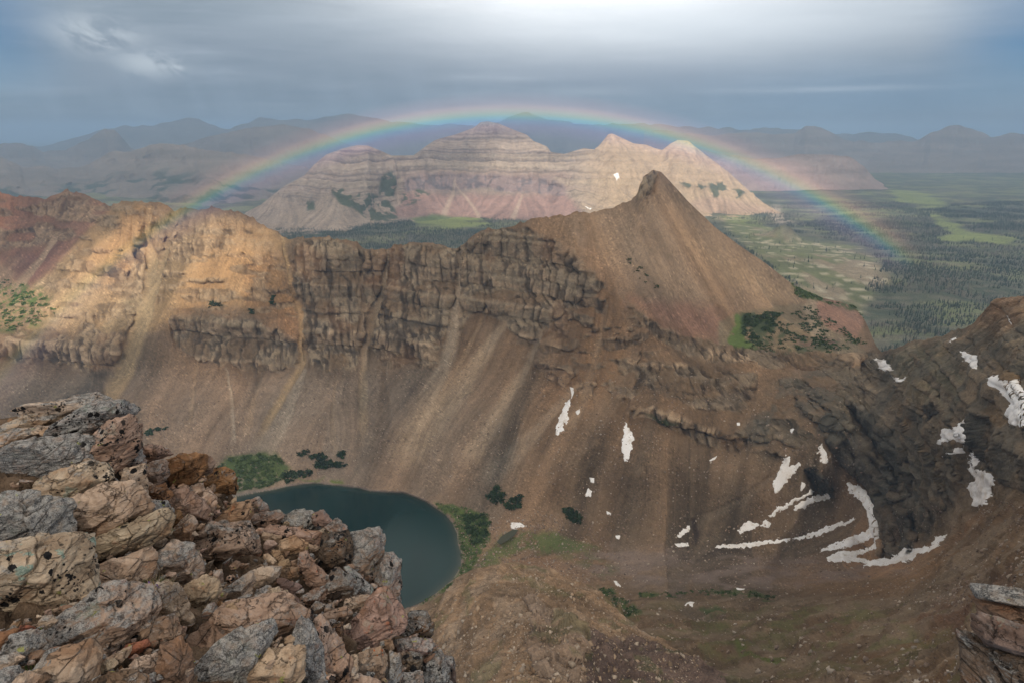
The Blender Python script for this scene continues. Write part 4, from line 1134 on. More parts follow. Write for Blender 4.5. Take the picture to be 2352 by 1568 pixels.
SNOW = [
 ([(1275, 998), (1279, 975), (1288, 950), (1298, 925), (1306, 916), (1310, 935), (1305, 960), (1295, 980), (1284, 1000)], 'slanting spear of snow high on the talus right of the lake'),
 ([(1309, 888), (1314, 890), (1314, 915), (1310, 912)], 'thin sliver of snow right above the slanting spear'),
 ([(1322, 944), (1329, 938), (1332, 944), (1325, 952)], 'tiny snow dot right of the slanting spear'),
 ([(1438, 968), (1446, 985), (1456, 1002), (1451, 1030), (1441, 1060), (1432, 1052), (1430, 1010)], 'upright dirty snow lens on the talus under the thin cliff band'),
 ([(1345, 1138), (1350, 1122), (1358, 1128), (1356, 1140)], 'small snow blob low on the talus, lower of two'),
 ([(1353, 1098), (1363, 1098), (1362, 1108), (1355, 1106)], 'small snow blob low on the talus, upper of two'),
 ([(1777, 1133), (1776, 1108), (1790, 1075), (1806, 1046), (1812, 1050), (1812, 1070), (1838, 1064), (1828, 1085), (1812, 1098), (1798, 1115), (1786, 1132)], 'forked snow patch shaped like a mitten on the lower slope'),
 ([(1841, 1109), (1853, 1111), (1847, 1120), (1840, 1127)], 'small snow patch against the dark outcrop below the mitten'),
 ([(1768, 1184), (1785, 1166), (1838, 1142), (1868, 1124), (1872, 1132), (1826, 1154), (1796, 1172), (1770, 1188)], 'upper ragged snow streak left of the dark outcrop'),
 ([(1821, 1167), (1841, 1152), (1876, 1136), (1906, 1133), (1901, 1143), (1845, 1166), (1825, 1172)], 'lower of the two snow streaks beside the dark outcrop'),
 ([(1692, 1221), (1715, 1200), (1743, 1202), (1736, 1212), (1701, 1224)], 'broken snow patch on the basin floor, left of its pair'),
 ([(1746, 1207), (1759, 1194), (1772, 1200), (1766, 1209)], 'broken snow patch on the basin floor, right of its pair'),
 ([(1636, 1255), (1650, 1249), (1716, 1245), (1771, 1241), (1813, 1237), (1813, 1241), (1760, 1249), (1700, 1256)], 'long thin snow ribbon lying flat across the basin floor'),
 ([(1820, 1238), (1850, 1227), (1896, 1209), (1961, 1190), (1963, 1194), (1890, 1224), (1835, 1239)], 'thin snow ribbon rising right across the basin floor'),
 ([(1944, 1107), (1971, 1112), (1998, 1137), (2008, 1162), (2023, 1184), (2029, 1222), (1978, 1244), (1931, 1259), (1879, 1265), (1926, 1242), (1976, 1225), (2001, 1209), (1996, 1184), (1981, 1154), (1951, 1130)], 'large curved snow tongue hugging the foot of the dark cliff'),
 ([(1896, 1282), (1926, 1266), (1976, 1263), (2006, 1252), (2021, 1228), (2028, 1228), (2014, 1260), (1960, 1279), (1990, 1286), (2040, 1283), (2106, 1260), (2140, 1258), (2180, 1227), (2188, 1230), (2148, 1270), (2110, 1272), (2101, 1287), (2046, 1297), (1981, 1304), (1996, 1294), (1916, 1290)], 'lowest snowfield in the basin, spreading in two points to the right'),
 ([(1555, 1230), (1576, 1208), (1584, 1207), (1581, 1220), (1566, 1231)], 'little wedge of snow beside the dark gully streak in the basin'),
 ([(1550, 1247), (1581, 1245), (1582, 1253), (1558, 1253)], 'short flat snow dash just below the little wedge'),
 ([(1888, 1019), (1892, 1034), (1898, 1036), (1901, 1061), (1888, 1062), (1886, 1046), (1878, 1045), (1883, 1026)], 'narrow snow scrap at the head of the dark cliff band'),
 ([(1808, 981), (1818, 979), (1821, 984), (1812, 991)], 'snow speck on the slope below the rim'),
 ([(1693, 970), (1699, 969), (1698, 975), (1693, 975)], 'snow speck on the lower rocky wall'),
 ([(2017, 828), (2036, 829), (2053, 843), (2048, 856), (2034, 856), (2026, 841)], 'snow patch just under the low saddle of the rim'),
 ([(2048, 864), (2064, 868), (2073, 872), (2091, 865), (2080, 877), (2060, 878)], 'wing-shaped snow scrap below the saddle patch'),
 ([(2218, 811), (2241, 813), (2260, 828), (2265, 855), (2250, 850), (2233, 830)], 'elongated snow patch below the crag at the right'),
 ([(2193, 773), (2206, 782), (2210, 798), (2203, 795), (2196, 784)], 'small snow scrap at the upper end of the snow trail by the crag'),
 ([(2283, 866), (2311, 871), (2400, 920), (2420, 990), (2331, 976), (2314, 949), (2324, 930), (2312, 905), (2291, 880)], 'big snowfield cut by the right edge of the picture'),
 ([(2166, 1019), (2181, 986), (2204, 988), (2214, 972), (2228, 959), (2231, 984), (2240, 1004), (2226, 1016), (2206, 1009), (2176, 1019)], 'star-shaped snow patch beside the dark right-hand cliffs'),
 ([(2234, 1034), (2256, 1040), (2258, 1079), (2300, 1094), (2280, 1124), (2273, 1162), (2241, 1160), (2229, 1117), (2252, 1099), (2232, 1084)], 'zigzag snowfield under the dark right-hand cliffs'),
 ([(2194, 1046), (2212, 1034), (2222, 1024), (2222, 1038), (2206, 1044)], 'little snow streak between the star-shaped and zigzag fields'),
 ([(1176, 1200), (1196, 1198), (1209, 1209), (1190, 1212), (1176, 1218)], 'small snow patch at the head of the pond'),
 ([(1574, 1393), (1588, 1386), (1598, 1385), (1590, 1394)], 'snow remnant in the hollow of the near slope'),
 ([(1408, 1333), (1418, 1336), (1427, 1346), (1419, 1347)], 'snow remnant on the pinkish basin behind the spur'),
 ([(1690, 1346), (1710, 1348), (1706, 1351), (1692, 1350)], 'faint snow dash at the brink of the basin'),
 ([(1629, 1056), (1646, 1046), (1641, 1054), (1632, 1058)], 'snow fleck under the thin cliff band'),
 ([(1414, 1228), (1424, 1228), (1422, 1236), (1416, 1235)], 'snow crumb right of the dark shrub, lower of two'),
 ([(1393, 1172), (1404, 1178), (1402, 1183), (1395, 1180)], 'snow crumb right of the dark shrub, upper of two'),
 ([(2316, 728), (2322, 726), (2331, 742), (2328, 747)], 'snow sliver on the crag at the right edge'),
]
for i, (pl, lb) in enumerate(SNOW):
    snow(pl, lb, seed=i * 3.1)
snow([(1409, 407), (1418, 404), (1421, 418), (1414, 424), (1412, 415)], 'white snow patch on the central peak behind the cone', CM, 1.2, 1.0, 0.8, 5)
snow([(1346, 478), (1360, 482), (1356, 485)], 'small snow dash at the foot of the central peaks', CM, 1.2, 1, 0.6, 9)

# ------------------------------------------------------------------ shrubs
M_lf = bpy.data.materials.new('shrub_leaves')
M_lf.use_nodes = True
gl_ = NG(M_lf.node_tree)
M_lf.node_tree.nodes.clear()
at_ = gl_.n('ShaderNodeAttribute', attribute_name='col')
pl_ = gl_.n('ShaderNodeBsdfPrincipled')
gl_.put(pl_.inputs['Base Color'], at_.outputs['Color'])
pl_.inputs['Roughness'].default_value = 0.8
pl_.inputs['Specular IOR Level'].default_value = 0.1
ol_ = gl_.n('ShaderNodeOutputMaterial')
gl_.put(ol_.inputs[0], pl_.outputs[0])
def leaf_cloud(C0, Rr, n, size, col, rng, squash=0.6):
    """n leaf-sized faces spread through a squashed ball"""
    d = rng.standard_normal((n, 3))
    d /= np.linalg.norm(d, axis=1, keepdims=True)
    r = rng.random(n) ** 0.4
    P = d * r[:, None] * Rr
    P[:, 2] = np.abs(P[:, 2]) * squash
    P = P + C0
    a = rng.standard_normal((n, 3)); a /= np.linalg.norm(a, axis=1, keepdims=True)
    b = rng.standard_normal((n, 3)); b -= a * (a * b).sum(1, keepdims=True); b /= np.linalg.norm(b, axis=1, keepdims=True)
    s = size * (0.6 + 0.8 * rng.random(n))[:, None]
    V = np.stack([P - a * s, P + b * s * 0.7, P + a * s, P - b * s * 0.7], 1).reshape(-1, 3)
    F = np.arange(n * 4).reshape(n, 4)
    c = np.array(col)[None] * (0.7 + 0.6 * rng.random((n, 1)))
    return V, F, np.repeat(c, 4, 0)
def join(parts):
    V, F, C, o = [], [], [], 0
    for v, f, c in parts:
        V.append(v); F.append(f + o); C.append(c); o += len(v)
    return np.vstack(V), np.vstack(F), np.vstack(C)
def thicket(name, poly, label, cat, group, n, rad, col, layer=None, kind=None, per=26, th=0.0, leaf=0.33):
    layer = layer or CQ
    poly = np.asarray(poly, float)
    rng = np.random.default_rng(int(poly.sum()) % 9999)
    pts = []
    tries = 0
    while len(pts) < n and tries < n * 30:
        tries += 1
        q = poly.min(0) + rng.random(2) * np.ptp(poly, axis=0)
        if float(sdf(poly, np.array([q[0]]), np.array([q[1]]))[0]) > 0 and (th == 0 or float(fbm(q[0] / 13, q[1] / 9, 1, 3, 55)) > th):
            pts.append(q)
    if not pts:
        return
    pts = np.array(pts)
    W = layer.at(pts[:, 0], pts[:, 1])
    parts = []
    for w in W:
        r = rad * (0.5 + 0.9 * rng.random())
        parts.append(leaf_cloud(w + (0, 0, r * 0.1), r, per, r * leaf, np.array(col) * (0.75 + 0.5 * rng.random()), rng))
    V, F, C = join(parts)
    o = link(name, raw_mesh(name, V, F, M_lf, False, C))
    return tag(o, label, cat, group, kind)
DK = (0.030, 0.052, 0.022); MG = (0.085, 0.125, 0.045); LG = (0.10, 0.14, 0.045)
SG = 'dark shrub thickets on the talus'
thicket('shrub_thicket', [(710, 1040), (740, 1045), (760, 1060), (745, 1078), (725, 1068)], 'largest dark thicket on the talus above the lake', 'shrubs', SG, 40, 4, DK)
thicket('shrub_thicket', [(745, 1062), (792, 1062), (796, 1072), (760, 1072)], 'flat dark thicket above the lake, just right of the largest', 'shrubs', SG, 26, 3.5, DK)
thicket('shrub_thicket', [(776, 1044), (784, 1038), (797, 1044), (792, 1054), (780, 1054)], 'round dark thicket above the lake', 'shrubs', SG, 18, 3.5, DK)
thicket('shrub_thicket', [(680, 1038), (710, 1035), (712, 1044), (690, 1048)], 'ragged low thicket left of the largest above the lake', 'shrubs', SG, 14, 2.6, DK)
thicket('shrub_thicket', [(650, 1085), (715, 1080), (712, 1092), (655, 1110)], 'green thicket on the bank at the head of the lake', 'shrubs', SG, 60, 3.2, (0.045, 0.07, 0.03))
thicket('shrub_thicket', [(333, 990), (352, 984), (348, 998), (337, 1000)], 'dark thicket on the talus above the foreground rocks', 'shrubs', SG, 16, 3, (0.04, 0.07, 0.03))
thicket('shrub_thicket', [(355, 984), (385, 980), (388, 985), (362, 990)], 'thin dark thicket trailing right above the foreground rocks', 'shrubs', SG, 14, 2.6, (0.04, 0.07, 0.03))
thicket('shrub_thicket', [(1120, 1136), (1140, 1118), (1158, 1134), (1150, 1158), (1125, 1152)], 'dark thicket right of the lake, left of its pair', 'shrubs', SG, 50, 3, DK)
thicket('shrub_thicket', [(1160, 1158), (1180, 1140), (1198, 1138), (1196, 1166), (1165, 1170)], 'dark thicket right of the lake, right of its pair', 'shrubs', SG, 50, 3, DK)
thicket('shrub_thicket', [(1291, 1168), (1312, 1166), (1336, 1188), (1334, 1202), (1310, 1196), (1295, 1182)], 'lone dark thicket out on the talus right of the pond', 'shrubs', SG, 50, 3, DK)
thicket('shrub_thicket', [(1065, 1180), (1110, 1178), (1124, 1200), (1118, 1240), (1085, 1250), (1070, 1215)], 'tall green thicket at the outlet of the lake', 'shrubs', SG, 110, 3, (0.04, 0.07, 0.025))
thicket('shrub_thicket', [(480, 695), (508, 690), (506, 706), (482, 708)], 'dark thicket on the golden slope', 'shrubs', SG, 16, 3, DK)
thicket('shrub_thicket', [(618, 676), (630, 676), (636, 700), (622, 704)], 'upright dark thicket left of the orange gully', 'shrubs', SG, 18, 3, DK)
thicket('shrub_thicket', [(575, 712), (584, 712), (584, 724), (576, 724)], 'small dark thicket on the brown slope', 'shrubs', SG, 8, 3, DK)
thicket('shrub_thicket', [(1600, 470), (1602, 470), (1602, 472), (1600, 472)], None, None, None, 0, 1, DK)
thicket('alpine_shrubs', [(500, 1072), (530, 1050), (600, 1040), (640, 1047), (660, 1072), (652, 1100), (600, 1122), (540, 1130), (505, 1110)], 'green willow and grass bank at the head of the lake', None, None, 620, 2.0, MG, kind='stuff', per=20, th=0.42)
thicket('alpine_shrubs', G2, 'green shore strip along the right side of the lake', None, None, 330, 1.7, (0.075, 0.115, 0.038), kind='stuff', per=18, th=0.38)
thicket('alpine_shrubs', [(0, 640), (60, 655), (110, 680), (130, 720), (60, 760), (0, 760)], 'green tufts scattered on the golden slope at the left edge', None, None, 260, 3.0, (0.06, 0.11, 0.03), kind='stuff', per=16, th=0.5)
thicket('alpine_shrubs', [(1705, 725), (1740, 716), (1800, 720), (1776, 738), (1790, 756), (1748, 764), (1738, 782), (1700, 796), (1706, 760)], 'dark green mat below the cone', None, None, 420, 2.4, (0.05, 0.078, 0.033), kind='stuff', per=16, th=0.47)
thicket('alpine_shrubs', [(1740, 765), (1860, 700), (1990, 790), (1900, 812), (1720, 805)], 'low shrubs dotted over the stony shelf', None, None, 420, 2.6, (0.05, 0.075, 0.03), kind='stuff', per=14, th=0.5)
thicket('alpine_shrubs', [(1815, 650), (1850, 660), (1890, 690), (1990, 708), (1930, 705), (1830, 682)], 'green fringe at the right foot of the cone', None, None, 260, 2.6, MG, kind='stuff', per=14, th=0.44)
thicket('alpine_shrubs', [(1375, 1348), (1400, 1352), (1480, 1410), (1468, 1428), (1430, 1420), (1390, 1380)], 'green mats on the crest behind the spur', None, None, 260, 1.1, (0.045, 0.075, 0.022), kind='stuff', per=16, th=0.46)
thicket('alpine_shrubs', [(1620, 1352), (1700, 1355), (1790, 1372), (1760, 1380), (1660, 1368), (1465, 1372), (1470, 1358)], 'green mats along the brink of the basin', None, None, 200, 1.1, (0.05, 0.08, 0.025), kind='stuff', per=16, th=0.46)
thicket('alpine_shrubs', [(1430, 590), (1450, 595), (1520, 660), (1500, 665), (1440, 620)], 'few dark mats on the cone scree', None, None, 30, 2.2, (0.045, 0.065, 0.028), kind='stuff', per=14, th=0.52)

# ------------------------------------------------------------------ loose boulders on the talus
def rock_bits(P, size, rng, cols):
    """angular boulders, 12 triangles each"""
    n = len(P)
    base = np.array([(1, 0, 0), (-1, 0, 0), (0, 1, 0), (0, -1, 0), (0, 0, 1), (0, 0, -1), (.6, .6, .5), (-.6, -.5, .6)], float)
    F0 = np.array([(0, 2, 6), (2, 4, 6), (4, 0, 6), (2, 1, 4), (1, 3, 7), (3, 4, 7), (4, 1, 7), (3, 0, 4), (2, 0, 5), (1, 2, 5), (3, 1, 5), (0, 3, 5)])
    V = base[None] * (0.65 + 0.6 * rng.random((n, 8, 1))) * size[:, None, None] * (0.6 + 0.7 * rng.random((n, 1, 3)))
    q = rng.standard_normal((n, 4)); q /= np.linalg.norm(q, axis=1, keepdims=True)
    w, x, y, z = q.T
    Rm = np.stack([1 - 2 * (y * y + z * z), 2 * (x * y - z * w), 2 * (x * z + y * w), 2 * (x * y + z * w), 1 - 2 * (x * x + z * z), 2 * (y * z - x * w),
                   2 * (x * z - y * w), 2 * (y * z + x * w), 1 - 2 * (x * x + y * y)], -1).reshape(n, 3, 3)
    V = np.einsum('nij,nkj->nki', Rm, V) + P[:, None]
    F = (F0[None] + (np.arange(n) * 8)[:, None, None]).reshape(-1, 3)
    return V.reshape(-1, 3), F, np.repeat(cols, 8, 0)
M_st = land_mat('boulder', 0.5, 0.2, 0.6, 0.3)
def scatter(layer, n, region, smin, smax, name, label, seed, pal, power=3.0):
    rng = np.random.default_rng(seed)
    x0, x1, y0, y1 = region
    px = x0 + (x1 - x0) * rng.random(n * 2); py = y0 + (y1 - y0) * rng.random(n * 2)
    tp = np.interp(px, layer.px1, layer.top)
    den = fbm(px / 60, py / 60, 0, 3, seed)
    ok = (py > tp + 12) & (sdf(LAKE, px, py) < -4) & (rng.random(n * 2) < sstep(0.35, 0.62, den) + 0.25)
    px, py = px[ok][:n], py[ok][:n]
    P = layer.at(px, py)
    s = smin + (smax - smin) * rng.random(len(px)) ** power
    pal = np.array(pal)
    c = pal[rng.integers(0, len(pal), len(px))] * (0.7 + 0.6 * rng.random((len(px), 1)))
    V, F, C = rock_bits(P, s, rng, c)
    tag(link(name, raw_mesh(name, V, F, M_st, False, C)), label, kind='stuff')
PAL = [(0.29, 0.235, 0.19), (0.38, 0.32, 0.27), (0.24, 0.175, 0.13), (0.17, 0.125, 0.10), (0.30, 0.21, 0.16)]
scatter(CQ, 13000, (-100, 2000, 850, 1340), 0.25, 1.3, 'talus_boulders', 'pale boulders strewn over the talus', 5, PAL)
scatter(CQ, 4000, (1000, 1450, 1180, 1400), 0.3, 1.5, 'basin_boulders', 'boulders strewn over the basin floor', 6, PAL)
scatter(CQ, 7000, (1450, 2400, 1340, 1620), 0.08, 0.5, 'slope_stones', 'stones lying on the near slope', 7, PAL)
scatter(CQ, 3500, (2050, 2400, 1150, 1400), 0.15, 0.8, 'slope_stones', 'stones lying on the near slope at the right', 9, PAL)
scatter(SPR, 9000, (940, 1600, 1300, 1640), 0.10, 0.5, 'spur_rubble', 'angular rubble covering the near spur', 8, [(0.32, 0.23, 0.155), (0.38, 0.30, 0.23), (0.22, 0.15, 0.10), (0.42, 0.35, 0.28)])

scatter(SPR, 900, (960, 1600, 1310, 1640), 0.5, 1.5, 'spur_blocks', 'larger blocks lying on the near spur', 18, [(0.36, 0.27, 0.19), (0.42, 0.35, 0.28), (0.26, 0.19, 0.13)])
scatter(CQ, 1500, (1400, 2420, 1250, 1620), 0.4, 1.5, 'slope_blocks', 'larger blocks lying on the near slope', 19, [(0.34, 0.27, 0.21), (0.42, 0.36, 0.30), (0.24, 0.18, 0.14)])
# ------------------------------------------------------------------ conifers
def tree_parts(P, Hh, rng, cols, dead):
    """ragged spruces: three tiers of a five-sided cone on a stem"""
    n = len(P)
    V, F = [], []
    k = 3
    a = np.arange(k) / k * 2 * np.pi
    tiers = [(0.05, 0.66, 0.17), (0.42, 1.0, 0.10)]
    per = len(tiers) * (k + 1)
    off = rng.random(n) * 6.28
    allV = np.zeros((n, per, 3))
    fs = []
    for ti, (z0, z1, r) in enumerate(tiers):
        b = ti * (k + 1)
        rr = r * (0.7 + 0.6 * rng.random((n, k))) * np.where(dead, 0.45, 1.0)[:, None]
        ang = a[None] + off[:, None] + ti
        allV[:, b:b + k, 0] = np.cos(ang) * rr
        allV[:, b:b + k, 1] = np.sin(ang) * rr
        allV[:, b:b + k, 2] = z0 + 0.05 * rng.random((n, k))
        allV[:, b + k, 2] = z1
        for i in range(k):
            fs.append((b + i, b + (i + 1) % k, b + k))
    V = allV * Hh[:, None, None] + P[:, None]
    F = (np.array(fs)[None] + (np.arange(n) * per)[:, None, None]).reshape(-1, 3)
    return V.reshape(-1, 3), F, np.repeat(cols, per, 0)
rng = np.random.default_rng(41)
def forest_pts(n, x0, x1, y0, y1):
    """points in the seen stretch of valley floor, even per square metre"""
    tx = rng.random(n); 
    Y = np.sqrt(y0 ** 2 + (y1 ** 2 - y0 ** 2) * tx)
    u = x0 + (x1 - x0) * rng.random(n)
    return u * Y, Y
FX, FY = forest_pts(230000, -0.42, 0.92, 1350, 5200)
FP = np.stack([FX, FY, valley_z(FX, FY)], -1)
fpx, fpy, _ = project(FP)
dens = sstep(0.42, 0.52, fbm(FX / 170, FY / 70, 0, 5, 72))
ok = np.zeros(len(FX), bool)
right = (fpx > 1560) & (fpy < 850)
benchp = sdf([(1650, 500), (1760, 525), (1860, 540), (1990, 575), (2030, 610), (1960, 700), (1950, 760), (1880, 740), (1830, 650), (1700, 560)], fpx, fpy)
meadp = np.maximum.reduce([sdf(pl, fpx, fpy) for pl in ([(2140, 495), (2175, 505), (2230, 535), (2330, 552), (2300, 560), (2230, 550), (2190, 558), (2155, 548), (2200, 540), (2150, 515)],
        [(2050, 440), (2120, 446), (2180, 470), (2120, 476), (2060, 460)], [(940, 500), (1000, 490), (1100, 503), (1120, 515), (1040, 525), (960, 518)], [(1880, 590), (1960, 600), (1990, 625), (1940, 640), (1900, 620)])])
p = np.where(right, dens * np.where(benchp > 0, 0.07, 1.0) * np.where(meadp > -4, 0.02, 1), 0)
p = np.where(right & (fpx < 1800) & (fpy < 560), p * 0.45, p)
mid = (fpx > 600) & (fpx < 1300) & (fpy > 500) & (fpy < 600)
p = np.where(mid, (0.35 + 0.65 * dens) * np.where(meadp > -3, 0.03, 1), p)
ok = rng.random(len(FX)) < p
FP, fpx, fpy = FP[ok], fpx[ok], fpy[ok]
order = np.argsort(FP[:, 1])
FP, fpx, fpy = FP[order], fpx[order], fpy[order]
n = len(FP)
print('trees', n)
dead = rng.random(n) < (0.25 + 0.5 * sstep(0.42, 0.6, fbm(FP[:, 0] / 300, FP[:, 1] / 300, 0, 2, 77)))
cols = np.where(dead[:, None], np.array((0.19, 0.17, 0.155)), np.array((0.05, 0.068, 0.045))) * (0.7 + 0.6 * rng.random((n, 1)))
Hh = 7 + 9 * rng.random(n)
# the largest in the picture stand as trees of their own: trunk and crown
vis = (fpx > 1900) & (fpx < 2340) & (fpy < 790) & ((fpx < 2230) | (fpy < 740))
crest_y = np.interp(fpx, CQ.px1, CQ.top)
vis &= fpy < crest_y - 2
idx = np.where(vis)[0][:290]
single = np.zeros(n, bool); single[idx] = True
V, F, C = tree_parts(FP[~single], Hh[~single], rng, cols[~single], dead[~single])
tag(link('forest', raw_mesh('forest', V, F, M_lf, False, C)), 'conifer forest covering the valley floor', kind='stuff')
def proto_tree(is_dead, seed):
    r = np.random.default_rng(seed)
    pts = []
    for k in range(9):
        z = 0.12 + 0.86 * k / 8
        rad = (0.17 if not is_dead else 0.07) * (1 - k / 9.5)
        m = 7
        for i in range(m):
            a = r.random() * 6.28
            pts.append((math.cos(a) * rad * 0.55, math.sin(a) * rad * 0.55, z - 0.02 * r.random(), a, rad))
    V, F, C = [], [], []
    c = (0.19, 0.17, 0.155) if is_dead else (0.048, 0.066, 0.043)
    for x, y, z, a, rad in pts:
        b = len(V)
        ca, sa = math.cos(a), math.sin(a)
        V += [(0, 0, z + 0.03), (ca * rad - sa * rad * 0.4, sa * rad + ca * rad * 0.4, z - 0.04), (ca * rad + sa * rad * 0.4, sa * rad - ca * rad * 0.4, z - 0.05), (0, 0, z - 0.03)]
        F += [(b, b + 1, b + 2), (b + 1, b + 2, b + 3)]
        q = 0.7 + 0.6 * r.random()
        C += [tuple(v * q for v in c)] * 4
    crown = raw_mesh('crown', V, F, M_lf, False, np.array(C))
    a = np.arange(5) / 5 * 6.283
    tv = np.vstack([np.stack([np.cos(a) * 0.018, np.sin(a) * 0.018, 0 * a], -1), [[0, 0, 1.0]]])
    trunk = raw_mesh('trunk', tv, [(i, (i + 1) % 5, 5) for i in range(5)], M_lf, False, np.tile((0.13, 0.11, 0.095), (6, 1)))
    return crown, trunk
protos = [proto_tree(False, 1), proto_tree(False, 2), proto_tree(True, 3)]
for i in idx:
    pr = protos[2] if dead[i] else protos[i % 2]
    e = bpy.data.objects.new('spruce_tree', None)
    e.location = FP[i]
    e.scale = (Hh[i],) * 3
    e.rotation_euler = (0, 0, random.random() * 6.28)
    COL.objects.link(e)
    if dead[i]:
        tag(e, 'grey dead spruce standing in the nearer part of the valley forest', 'tree', 'grey dead spruces of the valley forest')
    else:
        tag(e, 'dark green spruce standing in the nearer part of the valley forest', 'tree', 'green spruces of the valley forest')
    link('crown', pr[0], e)
    link('trunk', pr[1], e)

# ------------------------------------------------------------------ rainbow
def rainbow():
    """the 42 degree bow round the point opposite the sun, hanging in the rain in front of the far slopes"""
    ax = np.array((0, math.cos(SUN_EL), -math.sin(SUN_EL)))
    e1 = np.array((1.0, 0, 0))
    e2 = np.cross(e1, ax)
    if e2[2] < 0: e2 = -e2
    nr, na = 14, 260
    th0, th1 = math.radians(37.2), math.radians(43.1)
    Rr = 690.0
    th = np.linspace(th0, th1, nr)[:, None]
    ph = np.linspace(math.radians(-80), math.radians(80), na)[None]
    d = (np.cos(th)[..., None] * ax + np.sin(th)[..., None] * (np.sin(ph)[..., None] * e1 + np.cos(ph)[..., None] * e2))
    P = d * Rr
    me = raw_mesh('rainbow', P.reshape(-1, 3), grid_faces(nr, na), None, True)
    uv = np.stack(np.broadcast_arrays(np.linspace(0, 1, nr)[:, None], np.linspace(0, 1, na)[None]), -1).reshape(-1, 2)
    at = me.attributes.new('arc', 'FLOAT_VECTOR', 'POINT')
    at.data.foreach_set('vector', np.c_[uv, 0 * uv[:, :1]].astype(np.float32).ravel())
    m = bpy.data.materials.new('rainbow')
    m.use_nodes = True
    t = m.node_tree
    t.nodes.clear()
    g = NG(t)
    a = g.n('ShaderNodeAttribute', attribute_name='arc')
    sp = g.n('ShaderNodeSeparateXYZ')
    g.put(sp.inputs[0], a.outputs['Vector'])
    cr = g.n('ShaderNodeValToRGB')
    g.put(cr.inputs[0], sp.outputs[0])
    ramp = cr.color_ramp
    stops = [(0.0, (0, 0, 0)), (0.40, (0.03, 0.025, 0.045)), (0.55, (0.09, 0.055, 0.15)), (0.62, (0.04, 0.12, 0.25)), (0.67, (0.05, 0.24, 0.21)), (0.71, (0.20, 0.27, 0.09)),
             (0.755, (0.33, 0.25, 0.10)), (0.80, (0.34, 0.17, 0.10)), (0.855, (0.15, 0.06, 0.05)), (0.93, (0, 0, 0))]
    ramp.elements[0].position = stops[0][0]; ramp.elements[0].color = (*stops[0][1], 1)
    ramp.elements[1].position = 1.0; ramp.elements[1].color = (0, 0, 0, 1)
    for p_, c_ in stops[1:-1]:
        e = ramp.elements.new(p_)
        e.color = (*c_, 1)
    ar = g.n('ShaderNodeValToRGB')
    g.put(ar.inputs[0], sp.outputs[1])
    r2 = ar.color_ramp
    st = [(0.0, 0.0), (0.08, 0.10), (0.19, 0.24), (0.215, 0.24), (0.26, 0.5), (0.42, 0.95), (0.5, 0.95), (0.62, 0.85), (0.72, 0.75), (0.79, 0.55), (0.815, 0.0), (1.0, 0.0)]
    r2.elements[0].color = (0, 0, 0, 1); r2.elements[1].color = (0, 0, 0, 1)
    for p_, v_ in st[1:-1]:
        e = r2.elements.new(p_)
        e.color = (v_, v_, v_, 1)
    co = g.n('ShaderNodeTexCoord').outputs['Object']
    nz = g.noise(co, 0.008, 3, 0.5)
    em = g.n('ShaderNodeEmission')
    g.put(em.inputs[0], cr.outputs[0])
    g.put(em.inputs[1], g.m('MULTIPLY', g.m('MULTIPLY', ar.outputs[0], g.mr(nz, 0.25, 0.75, 0.8, 1.1)), RB_STRENGTH))
    tb = g.n('ShaderNodeBsdfTransparent')
    ad = g.n('ShaderNodeAddShader')
    g.put(ad.inputs[0], em.outputs[0])
    g.put(ad.inputs[1], tb.outputs[0])
    o = g.n('ShaderNodeOutputMaterial')
    g.put(o.inputs[0], ad.outputs[0])
    me.materials.append(m)
    tag(link('rainbow', me), 'soft rainbow arching over the central peaks and valley', 'rainbow')
RB_STRENGTH = 0.6
rainbow()

# ------------------------------------------------------------------ foreground outcrop
otop = [(-80, 965, 5.7), (0, 958, 5.8), (100, 945), (200, 928, 5.8), (262, 942, 5.7), (285, 985), (300, 1025, 5.4), (322, 1045, 5.9), (400, 1058), (450, 1065, 6.4), (520, 1092, 6.7), (545, 1140), (565, 1160, 6.6),
        (610, 1180), (660, 1190, 6.7), (740, 1200, 6.6), (790, 1240), (850, 1245, 6.3), (885, 1262), (903, 1300, 6.0), (912, 1380), (920, 1425, 5.6), (985, 1440, 5.2), (1000, 1480), (1022, 1520, 4.8), (1040, 1560), (1052, 1600, 4.5), (1075, 1640, 4.4)]
octl = [(0, 1040, 5.1), (100, 1040, 5.0), (200, 1060, 4.9), (0, 1200, 3.8), (120, 1200, 4.0), (260, 1160, 4.6), (0, 1320, 3.2), (160, 1300, 3.7), (0, 1436, 2.75), (0, 1568, 2.35), (190, 1400, 3.1), (200, 1568, 2.45),
        (300, 1300, 4.0), (330, 1480, 2.95), (330, 1568, 2.6), (400, 1150, 5.6), (400, 1250, 4.7), (440, 1400, 3.5), (450, 1568, 2.6), (520, 1200, 5.7), (560, 1300, 4.9), (600, 1400, 4.0), (600, 1480, 3.35), (600, 1568, 2.8),
        (700, 1270, 5.6), (720, 1350, 4.9), (750, 1450, 4.0), (760, 1568, 3.1), (850, 1330, 5.6), (860, 1430, 4.7), (870, 1568, 3.6), (960, 1500, 4.4), (970, 1600, 3.9), (-80, 1200, 3.7), (-80, 1640, 2.1), (500, 1640, 2.4), (900, 1640, 3.5)]
OC = Layer(otop, [(-80, 1660), (1080, 1660)], octl, -80, 1075, 330, 220)
X, Yp = OC.PX, OC.PY
B = OC.base(); N = gnormals(B)
x, y, z = B[..., 0], B[..., 1], B[..., 2]
_, gpf, idf = cells(x / 0.22, y / 0.22, z / 0.16, 501)
_, gpg, idg = cells(x / 0.07, y / 0.07, z / 0.06, 502)
ed = np.clip((Yp - OC.top[None]) / 20, 0, 1)
dsp = (fbm(x / 0.5, y / 0.5, z / 0.5, 4, 503) - 0.5) * 0.16 + (idf - 0.5) * 0.14 + (idg - 0.5) * 0.045 - 0.10
